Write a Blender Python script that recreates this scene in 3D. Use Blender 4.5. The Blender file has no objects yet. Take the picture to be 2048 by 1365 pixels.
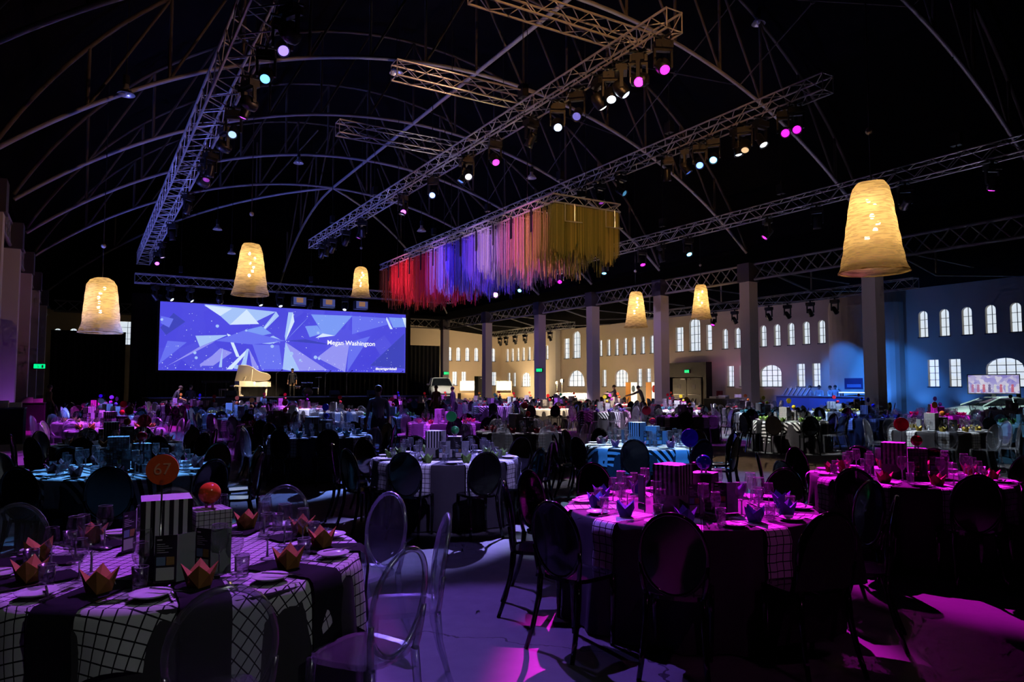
import bpy, bmesh, math, random
from mathutils import Vector, Matrix
random.seed(7)
sc = bpy.context.scene
C = sc.collection
R = math.radians

# ------------------------------------------------------------------ camera
FPX, CXP, CYP, EYE = 1430.0, 1024.0, 682.5, 1.65
PITCH, YAW = math.atan(90.5 / FPX), math.atan(854.0 / FPX)      # the hall runs along +Y, the view is turned to its right
cd = bpy.data.cameras.new('camera'); cam = bpy.data.objects.new('camera', cd); C.objects.link(cam)
cd.sensor_width = 36.0; cd.lens = 36.0 * FPX / 2048.0; cd.clip_start = .05; cd.clip_end = 300
cam.location = (0, 0, EYE); cam.rotation_euler = (math.pi / 2 + PITCH, 0, -YAW)
sc.camera = cam
# ------------------------------------------------------------------ world, exposure
w = bpy.data.worlds.new('world'); sc.world = w; w.use_nodes = True
w.node_tree.nodes['Background'].inputs[0].default_value = (.02, .03, .05, 1)
w.node_tree.nodes['Background'].inputs[1].default_value = .05
vs = sc.view_settings
vs.view_transform = 'Standard'; vs.look = 'None'; vs.gamma = 1.0; vs.exposure = 0.0; vs.use_curve_mapping = False
cy = sc.cycles
cy.max_bounces = 5; cy.diffuse_bounces = 2; cy.glossy_bounces = 3; cy.transmission_bounces = 4; cy.transparent_max_bounces = 20
cy.caustics_reflective = False; cy.caustics_refractive = False; cy.sample_clamp_indirect = 2.0; cy.sample_clamp_direct = 0
cy.use_denoising = True; cy.use_adaptive_sampling = True; cy.adaptive_threshold = .05; cy.adaptive_min_samples = 12

def spot(name, loc, tgt, col, power, cone=30, blend=.4, rad=.06, parent=None):
    l = bpy.data.lights.new(name, 'SPOT'); l.color = col; l.energy = power; l.spot_size = R(cone); l.spot_blend = blend; l.shadow_soft_size = rad
    o = bpy.data.objects.new(name, l); C.objects.link(o); o.location = loc
    o.rotation_euler = (Vector(tgt) - Vector(loc)).to_track_quat('-Z', 'Y').to_euler()
    return o
def point(name, loc, col, power, rad=.1):
    l = bpy.data.lights.new(name, 'POINT'); l.color = col; l.energy = power; l.shadow_soft_size = rad
    o = bpy.data.objects.new(name, l); C.objects.link(o); o.location = loc
    return o

# ------------------------------------------------------------------ survey helpers: a sight line meets a known plane of the hall
_fw = Vector((math.sin(YAW) * math.cos(PITCH), math.cos(YAW) * math.cos(PITCH), math.sin(PITCH)))
_rt = Vector((math.cos(YAW), -math.sin(YAW), 0)); _up = _rt.cross(_fw)
EYEV = Vector((0, 0, EYE))
def ray(x, y): return _fw * FPX + _rt * (x - CXP) - _up * (y - CYP)
def onz(x, y, z): d = ray(x, y); return EYEV + d * ((z - EYE) / d.z)
def onx(x, y, X): d = ray(x, y); return EYEV + d * (X / d.x)
def ony(x, y, Y): d = ray(x, y); return EYEV + d * (Y / d.y)
def seen(p, m=60):
    v = Vector(p) - EYEV; z = v.dot(_fw)
    if z < .3: return False
    x = CXP + FPX * v.dot(_rt) / z; y = CYP - FPX * v.dot(_up) / z
    return -m < x < 2048 + m and -m < y < 1365 + m
def dep(p): return (Vector(p) - EYEV).dot(_fw)

# ------------------------------------------------------------------ materials
_M = {}
def M(name, col=(.5, .5, .5), rough=.5, metal=0.0, emit=None, es=0.0, spec=.5, coat=0.0):
    if name in _M: return _M[name]
    m = bpy.data.materials.new(name); m.use_nodes = True; b = m.node_tree.nodes['Principled BSDF']
    b.inputs['Base Color'].default_value = (*col, 1); b.inputs['Roughness'].default_value = rough; b.inputs['Metallic'].default_value = metal
    b.inputs['Specular IOR Level'].default_value = spec; b.inputs['Coat Weight'].default_value = coat
    if emit: b.inputs['Emission Color'].default_value = (*emit, 1); b.inputs['Emission Strength'].default_value = es
    _M[name] = m
    return m
def nodes(m): return m.node_tree.nodes, m.node_tree.links, m.node_tree.nodes['Principled BSDF']
def math_n(nt, op, a, b=None, c=None):
    n = nt.nodes.new('ShaderNodeMath'); n.operation = op
    for i, v in enumerate((a, b, c)):
        if v is None: continue
        if isinstance(v, (int, float)): n.inputs[i].default_value = v
        else: nt.links.new(v, n.inputs[i])
    return n.outputs[0]
def mix_n(nt, fac, a, b):
    n = nt.nodes.new('ShaderNodeMix'); n.data_type = 'RGBA'
    nt.links.new(fac, n.inputs[0])
    for s, v in ((6, a), (7, b)):
        if isinstance(v, tuple): n.inputs[s].default_value = (*v, 1)
        else: nt.links.new(v, n.inputs[s])
    return n.outputs[2]
def noisy(name, c1, c2, scale=3.0, rough=.6, bump=0.0, metal=0.0, detail=5):
    """a colour that wanders between two tones, with a little relief"""
    if name in _M: return _M[name]
    m = M(name, c1, rough, metal); nt = m.node_tree; ns, ln, b = nodes(m)
    tc = ns.new('ShaderNodeTexCoord'); nz = ns.new('ShaderNodeTexNoise'); nz.inputs['Scale'].default_value = scale; nz.inputs['Detail'].default_value = detail
    ln.new(tc.outputs['Object'], nz.inputs['Vector'])
    ln.new(mix_n(nt, nz.outputs['Fac'], c1, c2), b.inputs['Base Color'])
    if bump:
        bp = ns.new('ShaderNodeBump'); bp.inputs['Strength'].default_value = bump; bp.inputs['Distance'].default_value = .02
        ln.new(nz.outputs['Fac'], bp.inputs['Height']); ln.new(bp.outputs[0], b.inputs['Normal'])
    return m
def thin_glass(name, tint=(.93, .95, .97), ior=1.45, rough=.03, floor_=.0, haze=.02):
    """clear thin walled plastic or glass: light passes straight on, edges and grazing views mirror"""
    if name in _M: return _M[name]
    m = bpy.data.materials.new(name); m.use_nodes = True; nt = m.node_tree; nt.nodes.clear()
    out = nt.nodes.new('ShaderNodeOutputMaterial'); t = nt.nodes.new('ShaderNodeBsdfTransparent'); t.inputs[0].default_value = (*tint, 1)
    g = nt.nodes.new('ShaderNodeBsdfGlossy'); g.inputs['Roughness'].default_value = rough
    lw = nt.nodes.new('ShaderNodeLayerWeight'); lw.inputs[0].default_value = .35
    f2 = math_n(nt, 'POWER', lw.outputs['Facing'], 1.8); f = math_n(nt, 'MULTIPLY_ADD', f2, .6, .06 + floor_)
    df = nt.nodes.new('ShaderNodeBsdfDiffuse'); df.inputs[0].default_value = (.8, .8, .85, 1); tl = nt.nodes.new('ShaderNodeBsdfTranslucent'); tl.inputs[0].default_value = (.8, .8, .85, 1)
    ad = nt.nodes.new('ShaderNodeMixShader'); nt.links.new(df.outputs[0], ad.inputs[1]); nt.links.new(tl.outputs[0], ad.inputs[2])
    t2 = nt.nodes.new('ShaderNodeMixShader'); nt.links.new(math_n(nt, 'MULTIPLY_ADD', f2, haze * 2.5, haze), t2.inputs[0]); nt.links.new(t.outputs[0], t2.inputs[1]); nt.links.new(ad.outputs[0], t2.inputs[2]); t = t2
    mx = nt.nodes.new('ShaderNodeMixShader'); nt.links.new(f, mx.inputs[0]); nt.links.new(t.outputs[0], mx.inputs[1]); nt.links.new(g.outputs[0], mx.inputs[2])
    nt.links.new(mx.outputs[0], out.inputs[0]); _M[name] = m
    return m
def grid_mat(name, ground, line, pitch, width, space='UV', rough=.8, both=True):
    """woven check: thin lines every `pitch` metres on a plain ground"""
    if name in _M: return _M[name]
    m = M(name, ground, rough, spec=.2); nt = m.node_tree; ns, ln, b = nodes(m)
    tc = ns.new('ShaderNodeTexCoord'); sp = ns.new('ShaderNodeSeparateXYZ'); ln.new(tc.outputs[space], sp.inputs[0])
    f = None
    for ax in (0, 1, 2) if space == 'Object' else ((0, 1) if both else (0,)):
        d = math_n(nt, 'MULTIPLY', sp.outputs[ax], 1.0 / pitch); d = math_n(nt, 'FRACT', d); d = math_n(nt, 'LESS_THAN', d, width / pitch)
        f = d if f is None else math_n(nt, 'MAXIMUM', f, d)
    ln.new(mix_n(nt, f, ground, line), b.inputs['Base Color'])
    return m

mat_floor = M('concrete', (.3, .3, .31), .42)
def _floor():
    m = mat_floor; nt = m.node_tree; ns, ln, b = nodes(m)
    tc = ns.new('ShaderNodeTexCoord')
    n1 = ns.new('ShaderNodeTexNoise'); n1.inputs['Scale'].default_value = .35; n1.inputs['Detail'].default_value = 8
    n2 = ns.new('ShaderNodeTexNoise'); n2.inputs['Scale'].default_value = 6; n2.inputs['Detail'].default_value = 6
    vo = ns.new('ShaderNodeTexVoronoi'); vo.feature = 'DISTANCE_TO_EDGE'; vo.inputs['Scale'].default_value = .33
    va = ns.new('ShaderNodeVectorMath'); va.operation = 'ADD'
    n3 = ns.new('ShaderNodeTexNoise'); n3.inputs['Scale'].default_value = 1.4; n3.inputs['Detail'].default_value = 5
    for n in (n1, n2, n3): ln.new(tc.outputs['Object'], n.inputs['Vector'])
    ln.new(tc.outputs['Object'], va.inputs[0]); ln.new(n3.outputs['Color'], va.inputs[1]); ln.new(va.outputs[0], vo.inputs['Vector'])
    crack = math_n(nt, 'LESS_THAN', vo.outputs['Distance'], .0022)
    base = mix_n(nt, n1.outputs['Fac'], (.07, .07, .075), (.16, .155, .155))
    base = mix_n(nt, math_n(nt, 'MULTIPLY', n2.outputs['Fac'], .5), base, (.08, .08, .085))
    base = mix_n(nt, crack, base, (.012, .012, .012))
    ln.new(base, b.inputs['Base Color'])
    ln.new(math_n(nt, 'MULTIPLY_ADD', n2.outputs['Fac'], .3, .36), b.inputs['Roughness']); b.inputs['Specular IOR Level'].default_value = .16
_floor()
m_wall = noisy('cream_render', (.62, .53, .42), (.52, .45, .36), .8, .85)
m_col = noisy('painted_column', (.6, .57, .54), (.52, .5, .48), 1.2, .7)
m_roof = noisy('dark_roof_lining', (.0025, .0026, .003), (.006, .006, .007), 1.5, .8)
m_roof.node_tree.nodes['Principled BSDF'].inputs['Specular IOR Level'].default_value = 0.0
m_drape = noisy('black_drape', (.006, .006, .008), (.012, .012, .016), 4, .9)
m_timber = noisy('brown_roof_timber', (.1, .08, .06), (.06, .05, .04), 2, .7)
m_steel = noisy('pale_painted_steel', (.36, .35, .36), (.26, .25, .26), 3, .45, metal=.2)
m_girder = noisy('grey_girder_steel', (.26, .25, .25), (.2, .19, .19), 3, .5, metal=.2)
m_alu = M('rigging_aluminium', (.62, .6, .58), .35, .65)
m_black = M('satin_black', (.006, .006, .007), .45)
m_case = M('fixture_black', (.012, .012, .014), .4)
m_bchair = M('black_gloss_acrylic', (.004, .004, .005), .09, spec=.6, coat=.3)
m_cchair = thin_glass('clear_acrylic', (.88, .91, .95), rough=.2, floor_=.04, haze=.045)
m_glass = thin_glass('table_glass', (.93, .94, .96), rough=.17, floor_=.13, haze=.01)
m_grim = thin_glass('thick_glass_edge', (.75, .78, .82), rough=.3, floor_=.42, haze=.12)
m_cloth = noisy('charcoal_tablecloth', (.03, .027, .033), (.042, .038, .046), 12, .85)
m_white_cloth = M('white_cloth', (.7, .7, .68), .85, spec=.2)
m_grid_w = grid_mat('white_check_cloth', (.66, .67, .66), (.015, .015, .02), .054, .0065)
m_grid_fine = grid_mat('fine_white_check', (.62, .62, .62), (.03, .03, .035), .032, .0045)
m_stripe_w = grid_mat('black_white_stripe_cloth', (.68, .68, .66), (.012, .012, .012), .085, .043, both=False)
m_runner_b = M('black_runner', (.008, .009, .01), .85, spec=.2)
m_white = M('white_card', (.62, .62, .62), .6)
m_boxgrid = grid_mat('grid_card', (.55, .55, .55), (.02, .02, .02), .0251, .0028, 'Object')
m_plate = M('white_china', (.75, .75, .75), .15)
m_cutlery = M('polished_steel', (.75, .73, .7), .15, 1.0)
m_win = M('daylit_pane', (.8, .85, .9), .3, emit=(.8, .9, 1.0), es=.82)
m_winframe = M('window_bar', (.05, .06, .07), .5)
m_card_black = M('menu_card_black', (.008, .008, .01), .5)
m_card_grey = M('menu_card_grey', (.3, .34, .36), .6)
def glow(name, col, s): return M(name, (.02, .02, .02), .4, emit=col, es=s)

# ------------------------------------------------------------------ mesh helpers
class MB:
    def __init__(s): s.v = []; s.f = []; s.m = []; s.uv = None
    def add(s, vs, fs, m=0):
        o = len(s.v); s.v += [tuple(p) for p in vs]
        for f in fs: s.f.append(tuple(i + o for i in f)); s.m.append(m)
        return s
    def box(s, x0, x1, y0, y1, z0, z1, m=0):
        return s.add([(x0, y0, z0), (x1, y0, z0), (x1, y1, z0), (x0, y1, z0), (x0, y0, z1), (x1, y0, z1), (x1, y1, z1), (x0, y1, z1)],
                     [(3, 2, 1, 0), (4, 5, 6, 7), (0, 1, 5, 4), (1, 2, 6, 5), (2, 3, 7, 6), (3, 0, 4, 7)], m)
    def hexa(s, p, m=0):     # eight corners, bottom ring then top ring
        return s.add(p, [(3, 2, 1, 0), (4, 5, 6, 7), (0, 1, 5, 4), (1, 2, 6, 5), (2, 3, 7, 6), (3, 0, 4, 7)], m)
    def tube(s, path, rad, n=6, m=0, closed=False, cap=True):
        P = [Vector(p) for p in path]; k = len(P); rads = rad if isinstance(rad, (list, tuple)) else [rad] * k
        vs = []; ref = None
        for i in range(k):
            a = P[(i - 1) % k] if (i or closed) else P[i]; b = P[(i + 1) % k] if (i < k - 1 or closed) else P[i]
            t = (b - a).normalized()
            if ref is None: ref = Vector((0, 0, 1)) if abs(t.z) < .9 else Vector((1, 0, 0))
            u = t.cross(ref).normalized(); w2 = u.cross(t).normalized(); ref = w2
            for j in range(n):
                an = 2 * math.pi * (j + .5) / n
                vs.append(P[i] + u * (math.cos(an) * rads[i]) + w2 * (math.sin(an) * rads[i]))
        fs = []
        for i in range(k if closed else k - 1):
            for j in range(n):
                a = i * n + j; b = i * n + (j + 1) % n; c = ((i + 1) % k) * n + (j + 1) % n; d = ((i + 1) % k) * n + j
                fs.append((a, d, c, b))
        if cap and not closed: fs.append(tuple(range(n))); fs.append(tuple(range((k - 1) * n + n - 1, (k - 1) * n - 1, -1)))
        return s.add(vs, fs, m)
    def lathe(s, prof, n=16, c=(0, 0, 0), m=0, rip=None):
        vs = []; fs = []
        for i, (r, z) in enumerate(prof):
            for j in range(n):
                a = 2 * math.pi * j / n; rr = r if rip is None else rip(r, z, a)
                vs.append((c[0] + rr * math.cos(a), c[1] + rr * math.sin(a), c[2] + z))
        for i in range(len(prof) - 1):
            for j in range(n): fs.append((i * n + j, i * n + (j + 1) % n, (i + 1) * n + (j + 1) % n, (i + 1) * n + j))
        return s.add(vs, fs, m)
    def disc(s, r, z, n=16, c=(0, 0), m=0, down=False):
        vs = [(c[0] + r * math.cos(2 * math.pi * j / n), c[1] + r * math.sin(2 * math.pi * j / n), z) for j in range(n)]
        return s.add(vs, [tuple(range(n))[::-1] if down else tuple(range(n))], m)
    def ball(s, c, r, n=12, k=8, m=0, sc_=(1, 1, 1)):
        prof = [(r * math.sin(math.pi * i / k), -r * math.cos(math.pi * i / k)) for i in range(k + 1)]
        o = len(s.v); s.lathe(prof, n, (0, 0, 0), m)
        for i in range(o, len(s.v)):
            p = s.v[i]; s.v[i] = (c[0] + p[0] * sc_[0], c[1] + p[1] * sc_[1], c[2] + p[2] * sc_[2])
        return s
    def xf(s, mat):
        s.v = [tuple(mat @ Vector(p)) for p in s.v]; return s
    def mesh(s, name, mats, smooth=False):
        me = bpy.data.meshes.new(name); me.from_pydata(s.v, [], s.f); 
        for m in (mats if isinstance(mats, (list, tuple)) else [mats]): me.materials.append(m)
        if any(s.m): me.polygons.foreach_set('material_index', s.m)
        if smooth: me.polygons.foreach_set('use_smooth', [True] * len(me.polygons))
        if s.uv:
            ul = me.uv_layers.new(name='UVMap')
            for lp in me.loops: ul.data[lp.index].uv = s.uv[lp.vertex_index]
        me.update(); return me

def O(name, me, parent=None, loc=(0, 0, 0), rz=0.0, kind=None):
    o = bpy.data.objects.new(name, me); C.objects.link(o); o.location = loc; o.rotation_euler = (0, 0, rz)
    if parent: o.parent = parent
    if kind: o['kind'] = kind
    return o
def tag(o, label, cat=None, group=None, kind=None):
    o['label'] = label
    if cat: o['category'] = cat
    if group: o['group'] = group
    if kind: o['kind'] = kind
    return o
def E(name, label, cat=None, loc=(0, 0, 0), rz=0.0, group=None, kind=None):
    o = bpy.data.objects.new(name, None); C.objects.link(o); o.location = loc; o.rotation_euler = (0, 0, rz); o.empty_display_size = .1
    return tag(o, label, cat, group, kind)
def copy_tree(o, parent=None):
    c = o.copy(); C.objects.link(c); c.parent = parent
    for ch in kids.get(o.name, ()): copy_tree(ch, c)
    return c
kids = {}
_rod = {}
def bar(name, a, b, r, mat, parent=None, n=8, rr=None):
    """a straight round bar from a to b; all bars of a material share one mesh"""
    key = (mat.name, n)
    if key not in _rod: _rod[key] = MB().lathe([(1, 0), (1, 1)], n).disc(1, 0, n, down=True).disc(1, 1, n).mesh('bar', mat, True)
    a = Vector(a); b = Vector(b); d = b - a
    o = bpy.data.objects.new(name, _rod[key]); C.objects.link(o)
    o.location = a; o.rotation_mode = 'QUATERNION'; o.rotation_quaternion = d.to_track_quat('Z', 'Y'); o.scale = (r, rr or r, d.length)
    if parent: o.parent = parent
    return o
_cube = {}
def block(name, x0, x1, y0, y1, z0, z1, mat, parent=None):
    key = mat.name
    if key not in _cube: _cube[key] = MB().box(0, 1, 0, 1, 0, 1).mesh('block', mat)
    o = bpy.data.objects.new(name, _cube[key]); C.objects.link(o); o.location = (x0, y0, z0); o.scale = (x1 - x0, y1 - y0, z1 - z0)
    if parent: o.parent = parent
    return o
def text(name, s, size, mat, parent, mtx, align='LEFT', bold=.0, ext=.002):
    cu = bpy.data.curves.new(name, 'FONT'); cu.body = s; cu.size = size; cu.extrude = ext; cu.align_x = align; cu.offset = bold
    t = bpy.data.objects.new(name, cu); C.objects.link(t)
    me = bpy.data.meshes.new_from_object(t.evaluated_get(bpy.context.evaluated_depsgraph_get())); bpy.data.objects.remove(t)
    me.materials.clear(); me.materials.append(mat)
    o = bpy.data.objects.new(name, me); C.objects.link(o); o.matrix_world = mtx
    if parent: o.parent = parent
    return o
ORD = 'first second third fourth fifth sixth seventh eighth ninth tenth eleventh twelfth thirteenth fourteenth fifteenth sixteenth seventeenth eighteenth nineteenth twentieth'.split()
def ordn(i): return ORD[i] if i < 20 else 'twenty-' + ORD[i - 20] if i < 29 else 'thirtieth'

# ================================================================== THE HALL
XL, XR, XM = -2.2, 26.0, 11.87             # left and right colonnade, ridge
XW, YE = 38.0, 66.0                          # right outer wall, end wall
COLY = [4.6, 10.5, 16.4, 22.4, 28.2, 34.1, 39.9, 47.2, 54.6]
ZC = 6.4                                     # column tops
tag(O('floor', MB().box(-16, 40, -9, 68, -.2, 0).mesh('floor', mat_floor)), 'bare grey concrete floor with fine cracks running under all the tables', kind='structure')
# ---- roof linings
def arc(dx, apex, rad): return apex - (rad - math.sqrt(max(rad * rad - dx * dx, 0)))
LO = (13.0, 21.45); UP = (16.6, 15.7)
b = MB(); n = 40
for y in (-9, 55.0):
    for i in range(n + 1):
        a = math.radians(-64 + 128 * i / n); b.v.append((XM + 16.1 * math.sin(a), y, .95 + 16.1 * math.cos(a)))
for i in range(n): b.f.append((i, i + 1, n + 1 + i + 1, n + 1 + i)); b.m.append(0)
tag(O('ceiling', b.mesh('ceiling', m_roof)), 'black barrel-vaulted roof lining above the arched trusses', kind='structure')
tag(O('ceiling', MB().hexa([(26.2, -9, 7.9), (38.3, -9, 6.85), (38.3, 66, 6.85), (26.2, 66, 7.9), (26.2, -9, 8.1), (38.3, -9, 7.05), (38.3, 66, 7.05), (26.2, 66, 8.1)]).mesh('aisle_ceiling', m_roof)), 'dark sloping lean-to roof over the aisle beside the windowed wall', kind='structure')
tag(O('ceiling', MB().hexa([(-16, -9, 6.85), (-2.4, -9, 7.9), (-2.4, 66, 7.9), (-16, 66, 6.85), (-16, -9, 7.05), (-2.4, -9, 8.1), (-2.4, 66, 8.1), (-16, 66, 7.05)]).mesh('aisle_ceiling', m_roof)), 'dark sloping roof over the aisle behind the near row of columns', kind='structure')
tag(O('ceiling', MB().box(-2.4, 26.2, 54.9, 66, 7.6, 7.8).mesh('aisle_ceiling', m_roof)), 'dark flat roof of the bay behind the stage drapes', kind='structure')
tag(O('wall_gable', MB().box(-2.6, 26.4, 54.9, 55.1, 7.6, 17).mesh('wall_gable', m_roof)), 'black end wall closing the vault above the stage', kind='structure')
tag(O('wall_left', MB().box(-16.3, -16, -9, 66, 0, 7).mesh('wall_left', m_wall)), 'cream outer wall of the aisle behind the near columns', kind='structure')
tag(O('wall_back', MB().box(-16, 38.3, -9.3, -9, 0, 17.5).mesh('wall_back', m_roof)), 'dark wall at the near end of the hall', kind='structure')

def ceil_z(x): return .95 + math.sqrt(max(16.1 ** 2 - (x - XM) ** 2, 0)) if XL < x < XR else 7.9 - abs(x - (XR if x > XM else XL)) * .086

# ---- walls with real openings
def wall(name, label, mtx, outline, holes, mat, thick=.18):
    cu = bpy.data.curves.new(name, 'CURVE'); cu.dimensions = '2D'; cu.fill_mode = 'BOTH'; cu.extrude = thick / 2
    for pts in [outline] + holes:
        s = cu.splines.new('POLY'); s.points.add(len(pts) - 1); s.use_cyclic_u = True
        for p, q in zip(s.points, pts): p.co = (q[0], q[1], 0, 1)
    t = bpy.data.objects.new(name, cu); C.objects.link(t)
    me = bpy.data.meshes.new_from_object(t.evaluated_get(bpy.context.evaluated_depsgraph_get())); bpy.data.objects.remove(t)
    me.materials.clear(); me.materials.append(mat)
    o = bpy.data.objects.new(name, me); C.objects.link(o); o.matrix_world = mtx
    return tag(o, label, kind='structure')
def hole(u0, u1, z0, z1, rise=0.0):
    if rise <= 0: return [(u0, z0), (u1, z0), (u1, z1), (u0, z1)]
    c = (u0 + u1) / 2; h = (u1 - u0) / 2; k = 8
    return [(u0, z0), (u1, z0)] + [(c + h * math.cos(math.pi * i / k), z1 - rise + rise * math.sin(math.pi * i / k)) for i in range(k + 1)]
WIN = []          # (wall, u0, u1, z0, z1, rise, columns, rows, label)
for i, c in enumerate([16.82, 17.92, 19.02, 20.12, 21.21]): WIN.append(('R', c - .24, c + .24, 4.25, 5.63, .22, 2, 3, f'small arched upper window, {ORD[i]} from the frame edge over the parked sports car'))
for i, c in enumerate([27.29, 28.36, 29.46, 30.52, 31.6, 32.68, 33.75, 34.85]): WIN.append(('R', c - .24, c + .24, 4.25, 5.63, .22, 2, 3, f'small arched upper window above the blue bar, {ORD[i]} from the rounded bay'))
for i, c in enumerate([42.29, 43.36, 44.45, 45.5, 46.6, 47.67, 48.77, 49.85]): WIN.append(('R', c - .24, c + .24, 4.25, 5.63, .22, 2, 3, f'small arched upper window in warm-lit bay, {ORD[i]} beyond the double doors'))
for i, c in enumerate([57.1, 58.2, 59.25, 60.3, 61.4, 62.45, 63.55, 64.6]): WIN.append(('R', c - .25, c + .25, 4.25, 5.6, .22, 2, 3, f'small arched upper window in farthest bay, {ORD[i]} beyond the white pilaster'))
WIN += [('R', 36.07, 36.59, 4.23, 6.02, 0, 1, 4, 'narrow tall window nearer the bar, above the double doors'), ('R', 37.17, 38.26, 4.22, 6.6, .4, 3, 4, 'tall arched middle window above the double doors'),
        ('R', 38.87, 39.66, 4.25, 6.04, 0, 2, 4, 'wider tall window above the double doors, beside the tall arched one'), ('R', 53.41, 54.24, 4.2, 6.04, 0, 2, 4, 'tall rectangular window beside the white pilaster'),
        ('R', 51.72, 52.85, 4.2, 6.6, .4, 3, 4, 'tall arched window above the half-round fanlight window'), ('R', 51.11, 53.64, 1.66, 3.09, 1.15, 4, 3, 'half-round fanlight window behind the floodlight stand')]
for c, l in ((19.69, 'low rectangular window nearest the television screen'), (20.77, 'low rectangular window nearer the rounded blue bay, right of it'), (27.73, 'low rectangular window above the bartenders, near the rounded bay'), (28.81, 'low rectangular window above the bar, away from the rounded bay'),
             (33.36, 'low rectangular window partly hidden by a column, next to the broad arched one'), (34.42, 'low rectangular window next to the double doors'), (42.75, 'low rectangular window behind the waiter with red lit poster, nearest the doors'),
             (43.8, 'low rectangular window second beyond the double doors'), (48.3, 'lone low rectangular window beyond the warm arched window'), (63.15, 'low rectangular window in farthest bay next to arched window'), (64.25, 'low rectangular window right in the far corner')):
    WIN.append(('R', c - .28, c + .28, 1.64, 3.03, 0, 2, 4, l))
for c, l in ((17.4, 'broad arched low window behind the television screen'), (31.09, 'broad arched low window left of the blue bar'), (46.05, 'broad arched low window in the warm-lit bay behind a waiter'), (60.95, 'broad arched low window in the farthest bay of the long wall')):
    WIN.append(('R', c - .83, c + .83, 1.64, 3.02, .5, 4, 4, l))
for i, c in enumerate((32.0, 33.0, 34.05, 35.1, 37.13)): WIN.append(('E', c - .24, c + .24, 4.28, 5.66, .22, 2, 3, f'small arched upper window of the end wall, {ORD[i]} from the stage'))
for i, c in enumerate((32.6, 33.65, 37.25)): WIN.append(('E', c - .27, c + .27, 1.75, 3.13, 0, 2, 4, f'low rectangular window of the end wall, {ORD[i]} from the stage'))
pA, pB = ony(240, 643, YE), ony(271, 690, YE); WIN.append(('E', pA.x, pB.x, pB.z, pA.z, 0, 2, 4, 'white window showing above the black drape beside the stage'))
for i, q in enumerate((115, 147)):
    pA, pB = ony(q - 7, 657, YE), ony(q + 7, 690, YE); WIN.append(('E', pA.x, pB.x, pB.z, pA.z, .3, 2, 3, ('round window top above the black drape nearest the columns', 'round window top above the black drape behind the hanging bell lamp')[i]))
mtxR = Matrix(((0, 0, 1, XW + .09), (1, 0, 0, 0), (0, 1, 0, 0), (0, 0, 0, 1)))
mtxE = Matrix(((1, 0, 0, 0), (0, 0, -1, YE + .09), (0, 1, 0, 0), (0, 0, 0, 1)))
wall('wall_right', 'long cream wall with two rows of daylit windows, lit blue near the bar', mtxR, [(-9, 0), (YE + .1, 0), (YE + .1, 6.9), (-9, 6.9)],
     [hole(*q[1:6]) for q in WIN if q[0] == 'R'], m_wall)
wall('wall_end', 'cream end wall with arched windows behind the stage and white car', mtxE, [(-16, 0), (XW, 0), (XW, 7.7), (-16, 7.7)], [hole(*q[1:6]) for q in WIN if q[0] == 'E'], m_wall)
for k, (wl, u0, u1, z0, z1, rise, nc, nr, lab) in enumerate(WIN):
    wo = E(f'window_{k + 1}', lab + (' of the long wall' if False else ''), None, (XW + .16, (u0 + u1) / 2, z0) if wl == 'R' else ((u0 + u1) / 2, YE + .16, z0), -math.pi / 2 if wl == 'R' else 0.0, kind='structure')
    h = (u1 - u0) / 2; H = z1 - z0; bt = .022 if h < .5 else .028
    for i in range(nc):
        for j in range(nr):
            block('pane', -h + 2 * h * i / nc, -h + 2 * h * (i + 1) / nc - .001, .03, .045, H * j / nr, H * (j + 1) / nr - .001, m_win, wo)
    for i in range(1, nc): block('glazing_bar', -h + 2 * h * i / nc - bt / 2, -h + 2 * h * i / nc + bt / 2, -.005, .03, 0, H, m_winframe, wo)
    for j in range(1, nr): block('glazing_bar', -h, h, -.006, .03, H * j / nr - bt / 2, H * j / nr + bt / 2, m_winframe, wo)
    block('window_sill', -h - .05, h + .05, -.2, -.02, -.06, -.005, m_winframe, wo)
# ---- pilaster and rounded bay on the long wall
tag(O('trim_1', MB().box(XW - .55, XW, 54.85, 55.9, 0, 6.88).mesh('pilaster', m_col)), 'square white pilaster standing proud of the far warm-lit wall', kind='structure')
tag(O('trim_2', MB().box(XW - .3, XW, 40.6, 41.2, 0, 6.88).mesh('pilaster', m_wall)), 'narrow pilaster beside the double doors', kind='structure')
b = MB(); prof = []; c0, hw = 24.4, 2.15
for i in range(17):
    a = math.pi * i / 16; prof.append((c0 - hw * math.cos(a), 1.15 * math.sin(a) ** .6))
zz = [0, 6.2, 6.8, 7.0]; sh = [1, 1, .93, .8]
for z, s in zip(zz, sh):
    for u, d in prof: b.v.append((XW + .02 - d * s, c0 + (u - c0) * s, z))
for k in range(3):
    for i in range(16): b.f.append((k * 17 + i, k * 17 + i + 1, k * 17 + 18 + i, k * 17 + 17 + i)); b.m.append(0)
b.f.append(tuple(range(3 * 17, 4 * 17))); b.m.append(0)
tag(O('wall_bay', b.mesh('wall_bay', m_wall, False)), 'rounded plastered bay bulging from the wall, washed bright blue behind the bar', kind='structure')
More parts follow.
